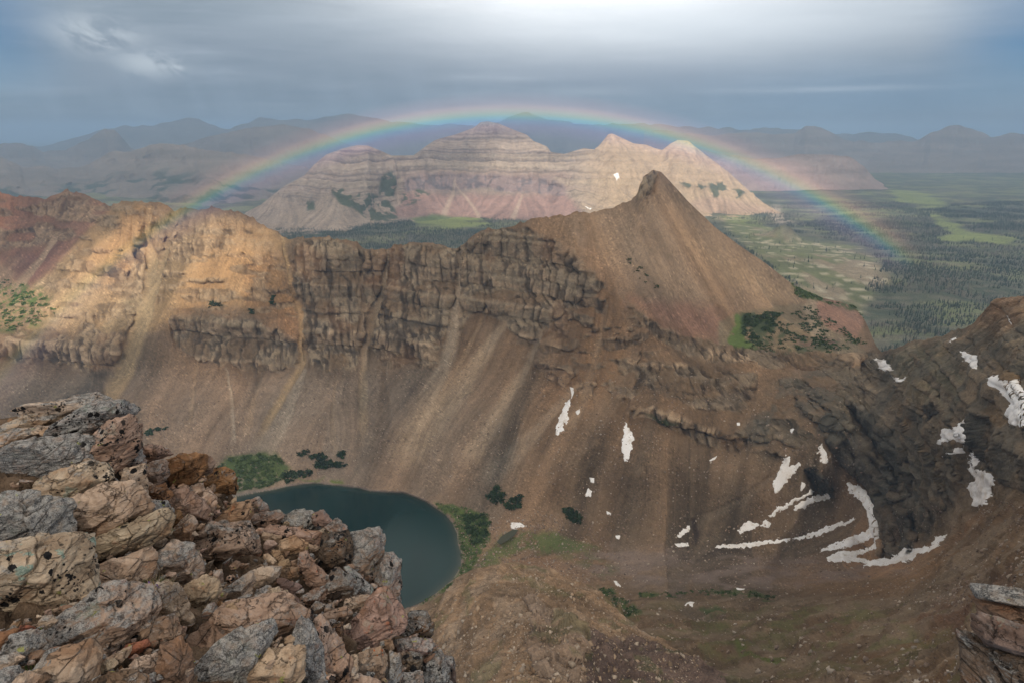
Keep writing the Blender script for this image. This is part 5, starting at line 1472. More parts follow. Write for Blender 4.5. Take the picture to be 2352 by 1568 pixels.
OC.P = B * 1.045 + N * (dsp * (0.3 + 0.7 * ed))[..., None]
C = np.ones(B.shape) * np.array((0.085, 0.06, 0.043))
C = paint(C, (0.19, 0.135, 0.095), sstep(0.4, 0.7, idf) * 0.8)
C = paint(C, (0.09, 0.065, 0.05), sstep(0.35, 0.1, idg) * 0.6)
M_oc = land_mat('outcrop_rubble', 0.035, 0.7, 1.0, 0.35)
OC.finish('rock_outcrop', C, M_oc, (8, 0.12), 3.0, 'broken rock ledge under the foreground boulders')

# ------------------------------------------------------------------ foreground rocks
M_rk = bpy.data.materials.new('lichen_rock')
M_rk.use_nodes = True
t = M_rk.node_tree
t.nodes.clear()
g = NG(t)
geo = g.n('ShaderNodeNewGeometry')
pos = geo.outputs['Position']
info = g.n('ShaderNodeObjectInfo')
base = info.outputs['Color']
rnd = g.m('MULTIPLY', info.outputs['Random'], 40.0)
def oa(nm):
    return g.n('ShaderNodeAttribute', attribute_type='OBJECT', attribute_name=nm).outputs['Fac']
off = g.n('ShaderNodeCombineXYZ')
for i in range(3):
    g.put(off.inputs[i], rnd)
p = g.vm('ADD', pos, off.outputs[0])
# bedding direction of the quartzite: thin layers rising to the right
lay = g.mapping(p, (1.0, 1.0, 6.0), (math.radians(-20), math.radians(20), 0))
nl = g.noise(lay, 2.4, 7, 0.62, 0.6)
nl2 = g.noise(lay, 9.0, 5, 0.65, 0.3)
na_ = g.noise(p, 3.0, 5, 0.6)
nb_ = g.noise(p, 16.0, 5, 0.65)
nf = g.noise(p, 70.0, 4, 0.7)
def rgbk(f):
    c = g.n('ShaderNodeCombineXYZ')
    for i in range(3):
        g.put(c.inputs[i], f)
    return c.outputs[0]
c = g.mix(g.mr(nl, 0.32, 0.72), g.mix(1.0, base, (0.64, 0.57, 0.52), 'MULTIPLY'), g.mix(1.0, base, (1.30, 1.28, 1.26), 'MULTIPLY'))
c = g.mix(g.m('MULTIPLY', g.mr(nl2, 0.55, 0.75), 0.5), c, g.mix(1.0, base, (0.55, 0.42, 0.34), 'MULTIPLY'))
c = g.mix(g.m('MULTIPLY', g.mr(na_, 0.52, 0.68), 0.45), c, (0.30, 0.15, 0.07))
c = g.mix(g.m('MULTIPLY', g.mr(nb_, 0.3, 0.7), 0.35), c, g.mix(1.0, c, (1.35, 1.3, 1.25), 'MULTIPLY'))
# cracks
ck = g.voro(g.mapping(p, (1.0, 1.0, 2.2), (0.3, -0.42, 0.2)), 4.5, 'DISTANCE_TO_EDGE')
ckn = g.m('ADD', ck, g.m('MULTIPLY', g.m('SUBTRACT', nb_, 0.5), 0.05))
crack = g.mr(ckn, 0.022, 0.004)
crack = g.m('MULTIPLY', crack, g.mr(na_, 0.42, 0.56))
lv_ = g.voro(g.vm('ADD', lay, g.vm('SCALE', rgbk(g.m('SUBTRACT', nb_, 0.5)), scale=0.35)), 1.5, 'DISTANCE_TO_EDGE')
crack2 = g.m('MULTIPLY', g.mr(lv_, 0.022, 0.004), g.mr(na_, 0.62, 0.45))
crack = g.m('MAXIMUM', crack, crack2)
c = g.mix(g.m('MULTIPLY', crack, 0.6), c, (0.035, 0.026, 0.02))
# grey crust lichen, mostly on the upper faces
sepn = g.n('ShaderNodeSeparateXYZ')
g.put(sepn.inputs[0], geo.outputs['Normal'])
up = g.mr(sepn.outputs[2], -0.1, 0.75)
gm_ = g.m('ADD', g.m('MULTIPLY', oa('mottle'), 0.52), g.m('MULTIPLY', up, 0.13))
gmask = g.mr(g.m('ADD', g.m('SUBTRACT', g.m('ADD', g.m('MULTIPLY', g.noise(p, 3.2, 6, 0.7), 0.6), g.m('MULTIPLY', nl2, 0.4)), 0.70), gm_), 0.0, 0.14)
speck = g.mr(g.noise(p, 120.0, 3, 0.75), 0.40, 0.60)
greyc = g.mix(speck, (0.07, 0.08, 0.092), (0.36, 0.365, 0.365))
greyc = g.mix(g.mr(g.noise(p, 26, 4, 0.6), 0.45, 0.6), greyc, g.mix(0.5, greyc, (0.50, 0.50, 0.49)))
c = g.mix(g.m('MULTIPLY', gmask, g.mr(nb_, 0.3, 0.55, 0.45, 0.92)), c, greyc)
# pale green map lichen
gr = g.m('MULTIPLY', g.mr(g.noise(p, 7.5, 4, 0.55, 0.4), 0.60, 0.64), oa('green'))
c = g.mix(gr, c, g.mix(speck, (0.22, 0.30, 0.25), (0.36, 0.43, 0.37)))
yl = g.m('MULTIPLY', g.mr(g.noise(g.vm('ADD', p, (3.0, 7.0, 1.0)), 11.0, 4, 0.6), 0.68, 0.71), 0.8)
c = g.mix(yl, c, (0.36, 0.38, 0.10))
# orange and red lichen
org = g.m('MULTIPLY', g.mr(g.noise(g.vm('ADD', p, (9.0, 2.0, 5.0)), 10.0, 6, 0.7), 0.60, 0.65), oa('orange'))
c = g.mix(org, c, g.mix(nf, (0.42, 0.05, 0.015), (0.55, 0.18, 0.03)))
# black crust lichen in round blots
vb = g.n('ShaderNodeTexVoronoi')
g.put(vb.inputs['Vector'], g.vm('ADD', p, g.vm('SCALE', g.n('ShaderNodeTexNoise').outputs['Color'], scale=0.0)))
vb.inputs['Scale'].default_value = 13.0
bd = g.m('ADD', vb.outputs['Distance'], g.m('MULTIPLY', g.m('SUBTRACT', nb_, 0.5), 0.9))
bd = g.m('ADD', bd, g.m('MULTIPLY', g.m('SUBTRACT', g.noise(p, 60, 3, 0.6), 0.5), 0.35))
region = g.mr(g.m('ADD', g.noise(g.vm('ADD', p, (5.0, 5.0, 5.0)), 2.6, 3, 0.5), g.m('MULTIPLY', oa('black'), 0.38)), 0.56, 0.70)
vb2 = g.n('ShaderNodeTexVoronoi')
g.put(vb2.inputs['Vector'], g.vm('ADD', p, (2.0, 1.0, 8.0)))
vb2.inputs['Scale'].default_value = 34.0
bd2 = g.m('ADD', vb2.outputs['Distance'], g.m('MULTIPLY', g.m('SUBTRACT', nb_, 0.5), 0.8))
big = g.m('MULTIPLY', g.mr(bd, 0.36, 0.28), g.mr(g.m('ADD', vb.outputs['Color'], g.m('MULTIPLY', oa('black'), 0.25)), 0.62, 0.74))
small = g.m('MULTIPLY', g.mr(bd2, 0.34, 0.26), g.mr(g.noise(p, 5.0, 2, 0.5), 0.46, 0.58))
smear = g.mr(g.noise(g.mapping(p, (1, 1, 2.5), (0, -0.4, 0)), 9.0, 6, 0.72), g.m('SUBTRACT', 0.70, g.m('MULTIPLY', oa('black'), 0.11)), g.m('SUBTRACT', 0.715, g.m('MULTIPLY', oa('black'), 0.11)))
blk = g.m('MULTIPLY', g.m('MAXIMUM', g.m('MAXIMUM', big, small), smear), region)
c = g.mix(blk, c, (0.012, 0.012, 0.014))
hh = g.m('ADD', g.m('MULTIPLY', nl, 0.9), g.m('MULTIPLY', nl2, 0.45))
hh = g.m('ADD', hh, g.m('MULTIPLY', nb_, 0.5))
hh = g.m('ADD', hh, g.m('MULTIPLY', nf, 0.14))
hh = g.m('SUBTRACT', hh, g.m('MULTIPLY', crack, 0.5))
b = g.n('ShaderNodeBump')
b.inputs['Strength'].default_value = 0.9
b.inputs['Distance'].default_value = 0.06
g.put(b.inputs['Height'], hh)
bs = g.n('ShaderNodeBsdfPrincipled')
g.put(bs.inputs['Base Color'], c)
bs.inputs['Roughness'].default_value = 0.85
bs.inputs['Specular IOR Level'].default_value = 0.25
g.put(bs.inputs['Normal'], b.outputs[0])
o_ = g.n('ShaderNodeOutputMaterial')
g.put(o_.inputs[0], bs.outputs[0])

import bmesh
ICO = {}
def ico(n):
    if n not in ICO:
        bm = bmesh.new()
        bmesh.ops.create_icosphere(bm, subdivisions=n, radius=1.0)
        V = np.array([v.co[:] for v in bm.verts]); F = np.array([[v.index for v in f.verts] for f in bm.faces])
        bm.free()
        ICO[n] = (V / np.linalg.norm(V, axis=1, keepdims=True), F)
    return ICO[n]
def hull2(P):
    P = sorted(map(tuple, P))
    def half(pts):
        h = []
        for q in pts:
            while len(h) >= 2 and (h[-1][0] - h[-2][0]) * (q[1] - h[-2][1]) - (h[-1][1] - h[-2][1]) * (q[0] - h[-2][0]) <= 0:
                h.pop()
            h.append(q)
        return h
    a, b = half(P), half(P[::-1])
    return np.array(a[:-1] + b[:-1])
LN = np.array((-0.30, -0.35, 0.89)); LN /= np.linalg.norm(LN)      # bedding normal
RIGHT = np.array((1.0, 0, 0)); UPV = np.array((0, SP, CP)); FWD = np.array((0, CP, -SP))
PALR = {'beige': (0.45, 0.36, 0.285), 'pink': (0.37, 0.27, 0.225), 'tan': (0.43, 0.325, 0.23), 'brown': (0.25, 0.18, 0.135), 'grey': (0.37, 0.30, 0.25),
        'orange': (0.28, 0.165, 0.09), 'purple': (0.185, 0.135, 0.125), 'dark': (0.15, 0.115, 0.095), 'pale': (0.54, 0.435, 0.355), 'red': (0.30, 0.12, 0.08)}
def rock(poly, col, label, mottle=0.2, black=0.1, green=0.0, orange=0.1, thick=0.8, name='rock', group=None, lvl=None, depth=None, push=0.0, seed=None, rough=1.0, cat='rock'):
    poly = np.asarray(poly, float)
    h = hull2(poly)
    cen = h.mean(0)
    if len(poly) > 4 and name == 'rock' and depth is None:
        h = cen + (h - cen) * 1.05
    seed = seed if seed is not None else int(abs(cen[0] * 7 + cen[1] * 13)) % 99991
    rng = np.random.default_rng(seed)
    area = 0.5 * abs(sum(h[i][0] * h[(i + 1) % len(h)][1] - h[(i + 1) % len(h)][0] * h[i][1] for i in range(len(h))))
    if depth is None:
        q = OC.at(np.array([cen[0]]), np.array([np.clip(cen[1], 900, 1640)]))[0]
        depth = float(q @ FWD) / 1.045
    t = depth * (1 - push)
    dx, dy, dz = rayd(cen[0], cen[1])
    rc = np.array((float(dx), float(dy), float(dz)))
    ctr = rc * t
    vdir = rc / np.linalg.norm(rc)
    # outline in the plane t, in metres
    E = np.stack([(h[:, 0] - cen[0]) / FL * t, -(h[:, 1] - cen[1]) / FL * t], -1)
    S = math.sqrt(area) / FL * t
    T = S * 0.5 * thick
    n3, dd = [], []
    m = len(E)
    for i in range(m):
        a, b = E[i], E[(i + 1) % m]
        e = b - a
        L = np.linalg.norm(e)
        if L < 1e-6:
            continue
        nn = np.array((e[1], -e[0])) / L
        if nn @ (a + b) / 2 < 0:
            nn = -nn
        dist = nn @ a
        o3 = RIGHT * nn[0] + UPV * nn[1]
        bf = math.radians(rng.uniform(4, 34))
        bb = math.radians(rng.uniform(8, 40))
        n3.append(o3 * math.cos(bf) - vdir * math.sin(bf)); dd.append(dist * math.cos(bf))
        n3.append(o3 * math.cos(bb) + vdir * math.sin(bb)); dd.append(dist * math.cos(bb))
    # the rock breaks along its bedding and two joint sets shared by the whole outcrop
    jt = 0.10 if area > 1200 else 0.35
    caps = [(np.array((-0.22, -0.42, 0.88)), 0.55), (np.array((0.25, -0.93, -0.10)), 0.85), (np.array((0.86, -0.45, 0.12)), 0.85), (-vdir, 1.05)]
    for cn, q in caps:
        cn = cn + rng.normal(0, jt, 3)
        cn = cn / np.linalg.norm(cn)
        pj = ((RIGHT @ cn) * E[:, 0] + (UPV @ cn) * E[:, 1]).max()
        n3.append(cn); dd.append(max(T * (q + 0.22 * rng.random()), pj * rng.uniform(0.88, 1.0)))
    n3.append(vdir); dd.append(T)
    n3 = np.array(n3); dd = np.maximum(np.array(dd), S * 0.05)
    lv = lvl if lvl else (6 if area > 13000 else 5 if area > 1900 else 4)
    Dv, F = ico(lv)
    w, hgt = np.ptp(E[:, 0]), np.ptp(E[:, 1])
    # spread the samples over elongated outlines
    cov = np.cov((E - E.mean(0)).T)
    ev, vec = np.linalg.eigh(cov)
    k = math.sqrt(max(ev[1], 1e-9) / max(ev[0], 1e-9)) ** 0.6
    a1 = RIGHT * vec[0, 1] + UPV * vec[1, 1]
    D = Dv + (k - 1) * (Dv @ a1)[:, None] * a1[None]
    D /= np.linalg.norm(D, axis=1, keepdims=True)
    dot = D @ n3.T / dd[None]
    dot = np.maximum(dot, 1e-4)
    pp = 70.0
    r = 1.0 / (dot ** pp).sum(1) ** (1 / pp)
    V = D * r[:, None]
    W = V + ctr
    x, y, z = W.T
    s = W @ LN
    f = S
    sx = W @ np.array((0.9, 0.1, -0.3)); sy = W @ np.array((0.1, 0.95, 0.2))
    wob = (fbm(x / (f * 0.4), y / (f * 0.4), z / (f * 0.4), 3, seed + 9) - 0.5)
    s = s + wob * 0.05
    _, g1, id1 = cells(sx / (f * 0.55) + wob, sy / (f * 0.45) - wob, s / (f * 0.16), seed % 1000 + 11)
    _, g2, id2 = cells(sx / (f * 0.22) + wob, sy / (f * 0.22), s / (f * 0.055 + 0.008), seed % 1000 + 23)
    ledge = (vnoise(sx / (f * 0.9), sy / (f * 0.9), s / 0.030, seed) - 0.5) * 0.012
    chip = (fbm(x / (f * 0.30), y / (f * 0.30), z / (f * 0.30), 4, seed + 1) - 0.5) * f * 0.06
    blocky = (id1 - 0.55) * f * 0.11 + (id2 - 0.5) * f * (0.022 if area > 3000 else 0.036) - sstep(0.08, 0.0, g1) * f * 0.04
    fine = (fbm(x / 0.03, y / 0.03, z / 0.03, 3, seed + 2) - 0.5) * 0.010
    amp = (ledge * min(1, f / 0.35) + chip + blocky) * rough + fine
    V = V * (1 + amp / np.maximum(r, S * 0.2))[:, None]
    me = raw_mesh(name, V, F, M_rk, False)
    o = link(name, me, loc=tuple(ctr))
    jit = rng.uniform(0.88, 1.12)
    cc = tuple(v * 0.98 for v in PALR[col])
    o.color = (*(min(1, v * jit * (1 + rng.uniform(-0.04, 0.04))) for v in cc), 1)
    o['mottle'] = float(mottle) * 0.85; o['black'] = float(black); o['green'] = float(green); o['orange'] = float(orange)
    tag(o, label, cat, group)
    return o
def crop(kind, pts):
    ox, oy = {1: (0, 862.4), 2: (0, 1176), 3: (490, 1176), 4: (392, 980)}[kind]
    return [(ox + a / 4.0, oy + b / 4.0) for a, b in pts]
R1 = 'boulders and slabs of the foreground outcrop'
ROCKS = [
 ([(0, 944), (100, 925), (195, 904), (208, 910), (222, 922), (220, 938), (175, 955), (150, 960), (-30, 962), (-30, 948)], 'pale', 'flat cap slab with black crust at its right end, top of the left outcrop', dict(mottle=.35, black=.75, thick=.5)),
 ([(-30, 968), (75, 948), (140, 947), (150, 962), (147, 976), (100, 987), (-30, 1000)], 'pale', 'cream slab wedged under the flat cap slab at the left edge', dict(mottle=.3, black=.35, thick=.6)),
 ([(152, 967), (215, 922), (272, 921), (277, 945), (287, 955), (235, 985), (180, 1002), (110, 1004)], 'grey', 'grey mottled top block at the highest corner of the left outcrop', dict(mottle=.75, black=.45, green=.3, thick=.6)),
 ([(222, 972), (284, 950), (300, 978), (307, 1007), (312, 1030), (282, 1066), (237, 1104), (212, 1090), (190, 1028)], 'pink', 'pinkish block blotched with black crust on the right shoulder of the left outcrop', dict(mottle=.15, black=1.0, green=.2, thick=.8)),
 ([(-30, 1030), (100, 1000), (180, 1005), (192, 1037), (200, 1064), (137, 1082), (75, 1090), (-30, 1114)], 'grey', 'broad grey lichen slab below the cream slab', dict(mottle=.8, black=.3, green=.1, thick=.45)),
 ([(-30, 1000), (75, 977), (100, 985), (103, 1003), (62, 1014), (-30, 1036)], 'pale', 'rounded pale stone with dark edge at the upper left', dict(mottle=.3, black=.4)),
 ([(82, 1087), (200, 1062), (208, 1084), (236, 1107), (190, 1140), (140, 1166), (112, 1148), (82, 1137)], 'pale', 'cream block with green tinged lichen in the middle of the left outcrop', dict(mottle=.2, black=.35, green=.6)),
 ([(140, 1162), (237, 1107), (285, 1110), (300, 1150), (328, 1172), (322, 1188), (275, 1208), (200, 1248), (160, 1262), (148, 1187)], 'beige', 'big beige block with slanting bedding cracks', dict(mottle=.02, black=.05, orange=.05, thick=.8)),
 ([(283, 1075), (322, 1070), (330, 1112), (328, 1176), (300, 1180), (290, 1150), (280, 1115)], 'pale', 'upright cream column with black base right of the beige block', dict(mottle=.25, black=.7)),
 ([(296, 1000), (312, 1012), (330, 1060), (326, 1085), (285, 1085), (280, 1060)], 'grey', 'grey-white splintered stone under the right shoulder', dict(mottle=.5, black=.5, green=.2)),
 ([(-30, 1114), (37, 1138), (107, 1143), (136, 1163), (142, 1240), (150, 1262), (80, 1250), (-30, 1250)], 'grey', 'blue-grey lichen covered boulder at the left edge', dict(mottle=.95, black=.15, green=.15, thick=.7)),
 ([(-30, 1240), (60, 1236), (145, 1245), (162, 1300), (176, 1350), (188, 1380), (140, 1398), (60, 1420), (-30, 1446)], 'pale', 'large cream slab with pale green and black lichen spots at the left edge', dict(mottle=.15, black=.5, green=1.0, thick=.6)),
 ([(160, 1256), (225, 1228), (300, 1196), (345, 1180), (366, 1200), (366, 1240), (325, 1264), (250, 1282), (170, 1294)], 'beige', 'beige layered slab below the big beige block', dict(mottle=.1, black=.08, orange=.2, thick=.7)),
 ([(172, 1298), (250, 1284), (322, 1270), (338, 1300), (332, 1342), (300, 1356), (215, 1347), (188, 1322)], 'beige', 'cracked brownish block above the round speckled boulder', dict(mottle=.15, black=.1, orange=.25)),
 ([(185, 1388), (225, 1356), (262, 1350), (300, 1362), (326, 1381), (346, 1412), (336, 1452), (287, 1486), (212, 1518), (140, 1477), (75, 1472), (105, 1437)], 'beige', 'large rounded boulder with speckled grey crown and black spots', dict(mottle=.42, black=.35, green=.35, thick=.8)),
 ([(120, 1495), (185, 1483), (206, 1508), (220, 1542), (222, 1590), (115, 1590)], 'beige', 'smooth beige boulder cut by the bottom edge', dict(mottle=.1, black=.08)),
 ([(80, 1548), (97, 1501), (112, 1497), (130, 1508), (136, 1531), (115, 1548), (85, 1558)], 'grey', 'small blue-grey crusted stone low at the left', dict(mottle=.9, black=.3)),
 ([(-20, 1453), (27, 1453), (20, 1486), (-20, 1500)], 'orange', 'rusty orange stone at the left edge', dict(mottle=0, black=0, orange=.1)),
 ([(25, 1456), (67, 1452), (87, 1488), (76, 1502), (60, 1533), (14, 1510)], 'grey', 'dark-sided grey stone beside the rusty orange one', dict(mottle=.6, black=.3)),
 ([(30, 1450), (50, 1435), (73, 1446), (70, 1455), (45, 1458)], 'red', 'reddish-brown stone above the dark-sided grey stone', dict(mottle=0, black=0)),
 ([(-20, 1538), (25, 1541), (48, 1590), (-20, 1590)], 'grey', 'mint-grey stone in the bottom left corner', dict(mottle=.6, black=.05, green=.9)),
 ([(36, 1560), (52, 1541), (78, 1558), (84, 1590), (36, 1590)], 'pale', 'pale stone at the bottom edge beside the mint-grey one', dict(mottle=.3, black=0)),
 ([(-20, 1512), (20, 1505), (40, 1520), (20, 1540), (-20, 1532)], 'pale', 'splintered light stone above the mint-grey one', dict(mottle=.3, black=.3)),
 ([(292, 1478), (330, 1475), (338, 1487), (315, 1504), (288, 1502)], 'red', 'brick-red stone beside the purple flowers', dict(mottle=0, black=.05)),
 ([(312, 1508), (347, 1507), (370, 1530), (366, 1545), (345, 1556), (295, 1540)], 'pale', 'light wedge-shaped stone below the purple flowers', dict(mottle=.05, black=0)),
 ([(218, 1523), (262, 1500), (292, 1491), (286, 1516), (250, 1528)], 'pale', 'pale chip tucked under the large rounded boulder', dict(mottle=.2, black=0)),
 ([(240, 1545), (300, 1552), (330, 1565), (330, 1590), (225, 1590)], 'brown', 'brown stone in the gap at the bottom edge', dict(mottle=.1, black=.1)),
 ([(360, 1262), (390, 1243), (437, 1256), (457, 1296), (460, 1328), (435, 1352), (408, 1347), (385, 1306)], 'grey', 'upright grey-brown block behind the flower tuft', dict(mottle=.35, black=.25)),
 ([(411, 1350), (437, 1352), (460, 1324), (487, 1336), (502, 1361), (475, 1402), (448, 1428), (425, 1378)], 'beige', 'brown block with a dark crack on its left side', dict(mottle=.15, black=.15, orange=.2)),
 ([(358, 1335), (408, 1352), (428, 1392), (444, 1426), (412, 1457), (388, 1405), (360, 1375)], 'beige', 'long brownish slab right of the flower tuft', dict(mottle=.25, black=.12)),
 ([(318, 1296), (345, 1290), (356, 1318), (345, 1345), (330, 1350), (318, 1335)], 'grey', 'grey stone left of the flower tuft', dict(mottle=.4, black=.1)),
 ([(290, 1352), (330, 1344), (352, 1350), (352, 1420), (348, 1440), (330, 1390)], 'brown', 'brown angular block below the flower tuft', dict(mottle=.15, black=.1, orange=.3)),
 ([(348, 1426), (390, 1416), (413, 1458), (410, 1484), (375, 1477), (338, 1462)], 'brown', 'dull brown stone in the cleft left of the pink slab', dict(mottle=.2, black=.15)),
 ([(366, 1478), (405, 1474), (433, 1513), (437, 1590), (372, 1590)], 'brown', 'upright block with a dark left face at the bottom edge', dict(mottle=.2, black=.1, thick=1.0)),
 ([(418, 1251), (480, 1204), (552, 1204), (583, 1240), (593, 1276), (545, 1282), (470, 1272)], 'pink', 'overhanging slab with black crust and dark underside', dict(mottle=.2, black=.6, orange=.15, thick=.9)),
 ([(310, 1025), (345, 1020), (378, 1030), (386, 1046), (350, 1060), (313, 1052)], 'pink', 'small pinkish crag on the skyline left of the rusty blocks', dict(mottle=.15, black=.3)),
 ([(372, 1052), (405, 1042), (458, 1044), (461, 1082), (442, 1112), (402, 1112), (384, 1085)], 'orange', 'big rusty-brown block with black spots on the skyline', dict(mottle=.1, black=.5)),
 ([(460, 1046), (480, 1046), (491, 1064), (488, 1086), (460, 1092)], 'pink', 'rounded pink knob beside the big rusty block', dict(mottle=.05, black=.2)),
 ([(470, 1100), (490, 1075), (517, 1070), (533, 1085), (543, 1110), (541, 1138), (500, 1132)], 'orange', 'rusty boulder at the end of the skyline row', dict(mottle=.15, black=.45)),
 ([(330, 1062), (372, 1058), (382, 1090), (366, 1118), (335, 1112)], 'beige', 'light fractured stone under the skyline blocks', dict(mottle=.3, black=.35)),
 ([(328, 1118), (372, 1112), (390, 1140), (372, 1158), (330, 1150)], 'orange', 'ochre stone with a dark corner left of the reddish boulder', dict(mottle=.2, black=.3)),
 ([(330, 1150), (372, 1150), (390, 1180), (378, 1238), (350, 1236), (330, 1200)], 'grey', 'dark grey pitted block right of the cream column', dict(mottle=.55, black=.4)),
 ([(378, 1122), (420, 1120), (445, 1142), (477, 1178), (478, 1202), (420, 1190), (385, 1162)], 'pink', 'smooth reddish boulder in the middle of the upper pile', dict(mottle=.03, black=.02)),
 ([(415, 1128), (440, 1112), (462, 1110), (470, 1130), (452, 1156)], 'beige', 'angular light stone behind the reddish boulder', dict(mottle=.25, black=.15)),
 ([(460, 1152), (472, 1120), (496, 1150), (492, 1178), (465, 1176)], 'pale', 'pointed pale stone right of the reddish boulder', dict(mottle=.15, black=.1, orange=.2)),
 ([(385, 1180), (405, 1168), (420, 1192), (410, 1228), (390, 1215)], 'orange', 'small ochre block below the reddish boulder', dict(mottle=.1, black=.15)),
 ([(402, 1210), (425, 1182), (450, 1205), (440, 1240), (418, 1245)], 'beige', 'leaning wedge of stone left of the overhanging slab', dict(mottle=.25, black=.1)),
 ([(486, 1202), (532, 1155), (567, 1152), (578, 1180), (572, 1206), (530, 1212)], 'tan', 'tan angular block with black edge near the lake skyline', dict(mottle=.08, black=.3, orange=.3)),
 ([(572, 1147), (592, 1141), (610, 1158), (616, 1173), (587, 1176), (574, 1163)], 'pink', 'jagged little knob on the skyline above the lake', dict(mottle=.3, black=.5)),
 ([(575, 1178), (612, 1174), (650, 1187), (622, 1216), (592, 1206)], 'pink', 'dull pink block right of the tan one', dict(mottle=.25, black=.4)),
 ([(610, 1176), (640, 1168), (660, 1190), (640, 1200)], 'beige', 'low grey-brown stone on the skyline by the lake', dict(mottle=.4, black=.3)),
 ([(623, 1200), (705, 1220), (732, 1226), (728, 1258), (700, 1250), (640, 1226), (597, 1216)], 'pink', 'long speckled slab below the grey-white cap', dict(mottle=.15, black=.5, thick=.7)),
 ([(643, 1184), (677, 1170), (715, 1173), (736, 1196), (730, 1214), (700, 1218), (648, 1198)], 'grey', 'grey-white lichen cap on the skyline above the lake', dict(mottle=.7, black=.35, green=.1)),
 ([(714, 1178), (735, 1170), (742, 1172), (763, 1196), (750, 1210), (725, 1204)], 'pink', 'pyramid-shaped knob on the skyline above the lake', dict(mottle=.3, black=.5)),
 ([(745, 1208), (772, 1190), (798, 1214), (800, 1244), (763, 1236)], 'pink', 'dark pink blocky stone right of the pyramid knob', dict(mottle=.35, black=.5, orange=.5)),
 ([(602, 1218), (647, 1233), (641, 1246), (608, 1240)], 'tan', 'small tan bar-shaped stone below the long speckled slab', dict(mottle=0, black=0)),
 ([(641, 1238), (672, 1231), (705, 1248), (710, 1262), (670, 1270), (642, 1264)], 'tan', 'light tan block with fresh broken faces', dict(mottle=0, black=0)),
 ([(625, 1261), (640, 1265), (653, 1283), (646, 1292), (624, 1276)], 'tan', 'small rounded tan stone among the rubble', dict(mottle=0, black=0)),
 ([(606, 1271), (614, 1270), (636, 1290), (630, 1295), (608, 1282)], 'pale', 'thin pale splinter among the rubble', dict(mottle=0, black=0)),
 ([(640, 1300), (642, 1288), (660, 1284), (666, 1300), (655, 1306)], 'tan', 'tan cube left of the square brown one', dict(mottle=0, black=.05)),
 ([(664, 1288), (682, 1284), (686, 1300), (670, 1306)], 'brown', 'square brown cube in the rubble', dict(mottle=0, black=.05)),
 ([(640, 1306), (684, 1302), (686, 1326), (645, 1326)], 'brown', 'brown blocky stone under the two cubes', dict(mottle=.05, black=.1)),
 ([(686, 1270), (703, 1271), (757, 1330), (748, 1350), (715, 1346), (687, 1306)], 'pink', 'leaning triangular slab with orange lichen patch', dict(mottle=.15, black=.3, orange=.8)),
 ([(730, 1276), (740, 1226), (790, 1220), (803, 1251), (806, 1281), (790, 1308), (760, 1312), (738, 1298)], 'dark', 'dark knobbly boulder heavily crusted black', dict(mottle=.2, black=1.0)),
 ([(800, 1228), (845, 1217), (866, 1218), (881, 1238), (882, 1271), (868, 1326), (852, 1349), (822, 1318), (802, 1278)], 'pink', 'tall weathered rock standing against the lake', dict(mottle=.5, black=.35, thick=.9)),
 ([(880, 1276), (900, 1275), (917, 1296), (921, 1371), (914, 1411), (890, 1393), (870, 1358), (862, 1325)], 'pink', 'outermost tall rock at the right edge of the outcrop, against the lake', dict(mottle=.5, black=.35, green=.2, thick=.9)),
 ([(752, 1338), (760, 1308), (775, 1304), (800, 1330), (826, 1345), (830, 1368), (800, 1380), (765, 1366)], 'dark', 'dark lumpy rock under the pointed grey spire', dict(mottle=.35, black=.6)),
 ([(788, 1304), (798, 1303), (855, 1352), (858, 1374), (835, 1376), (810, 1345)], 'grey', 'pointed grey-green slab slanting down to the right', dict(mottle=.6, black=.2, green=.5, thick=.8)),
 ([(790, 1374), (845, 1368), (858, 1378), (840, 1405), (817, 1414), (793, 1406)], 'beige', 'beige split block below the slanting grey-green slab', dict(mottle=.2, black=.2)),
 ([(782, 1458), (815, 1428), (860, 1361), (880, 1366), (915, 1416), (936, 1431), (926, 1452), (890, 1468), (852, 1482), (800, 1505), (785, 1488)], 'pink', 'great pink boulder with orange and pale green lichen', dict(mottle=.08, black=.1, green=.25, orange=.45, thick=.8)),
 ([(737, 1408), (790, 1398), (806, 1413), (765, 1428), (742, 1434)], 'pink', 'pink slab with black specks above the tall beige one', dict(mottle=.15, black=.5)),
 ([(700, 1402), (717, 1396), (723, 1421), (705, 1427), (690, 1418)], 'dark', 'dark block left of the speckled pink slab', dict(mottle=.3, black=.3)),
 ([(687, 1371), (720, 1351), (748, 1356), (740, 1389), (710, 1394), (690, 1391)], 'brown', 'brown rough stone with moss tuft beside it', dict(mottle=.3, black=.3)),
 ([(410, 1460), (440, 1436), (497, 1396), (560, 1384), (622, 1384), (665, 1412), (688, 1428), (680, 1452), (640, 1462), (600, 1447), (550, 1458), (470, 1512), (455, 1522), (430, 1502)], 'pink', 'broad pink-brown flat slab in the lower middle of the outcrop', dict(mottle=.12, black=.08, orange=.15, thick=.35)),
 ([(447, 1600), (455, 1520), (500, 1476), (540, 1451), (600, 1442), (618, 1470), (611, 1490), (586, 1530), (572, 1600)], 'grey', 'rounded speckled grey slab at the bottom edge', dict(mottle=1.1, black=.02, green=.1, thick=.5)),
 ([(612, 1490), (680, 1496), (692, 1530), (690, 1600), (574, 1600), (585, 1532)], 'tan', 'orange-tan flat face at the bottom edge right of the grey slab', dict(mottle=.02, black=.02, orange=.2, thick=.3)),
 ([(684, 1427), (703, 1441), (741, 1506), (753, 1546), (760, 1600), (685, 1600), (680, 1500), (672, 1470)], 'grey', 'dark speckled slab curving down to the bottom edge', dict(mottle=.8, black=.45, thick=.6)),
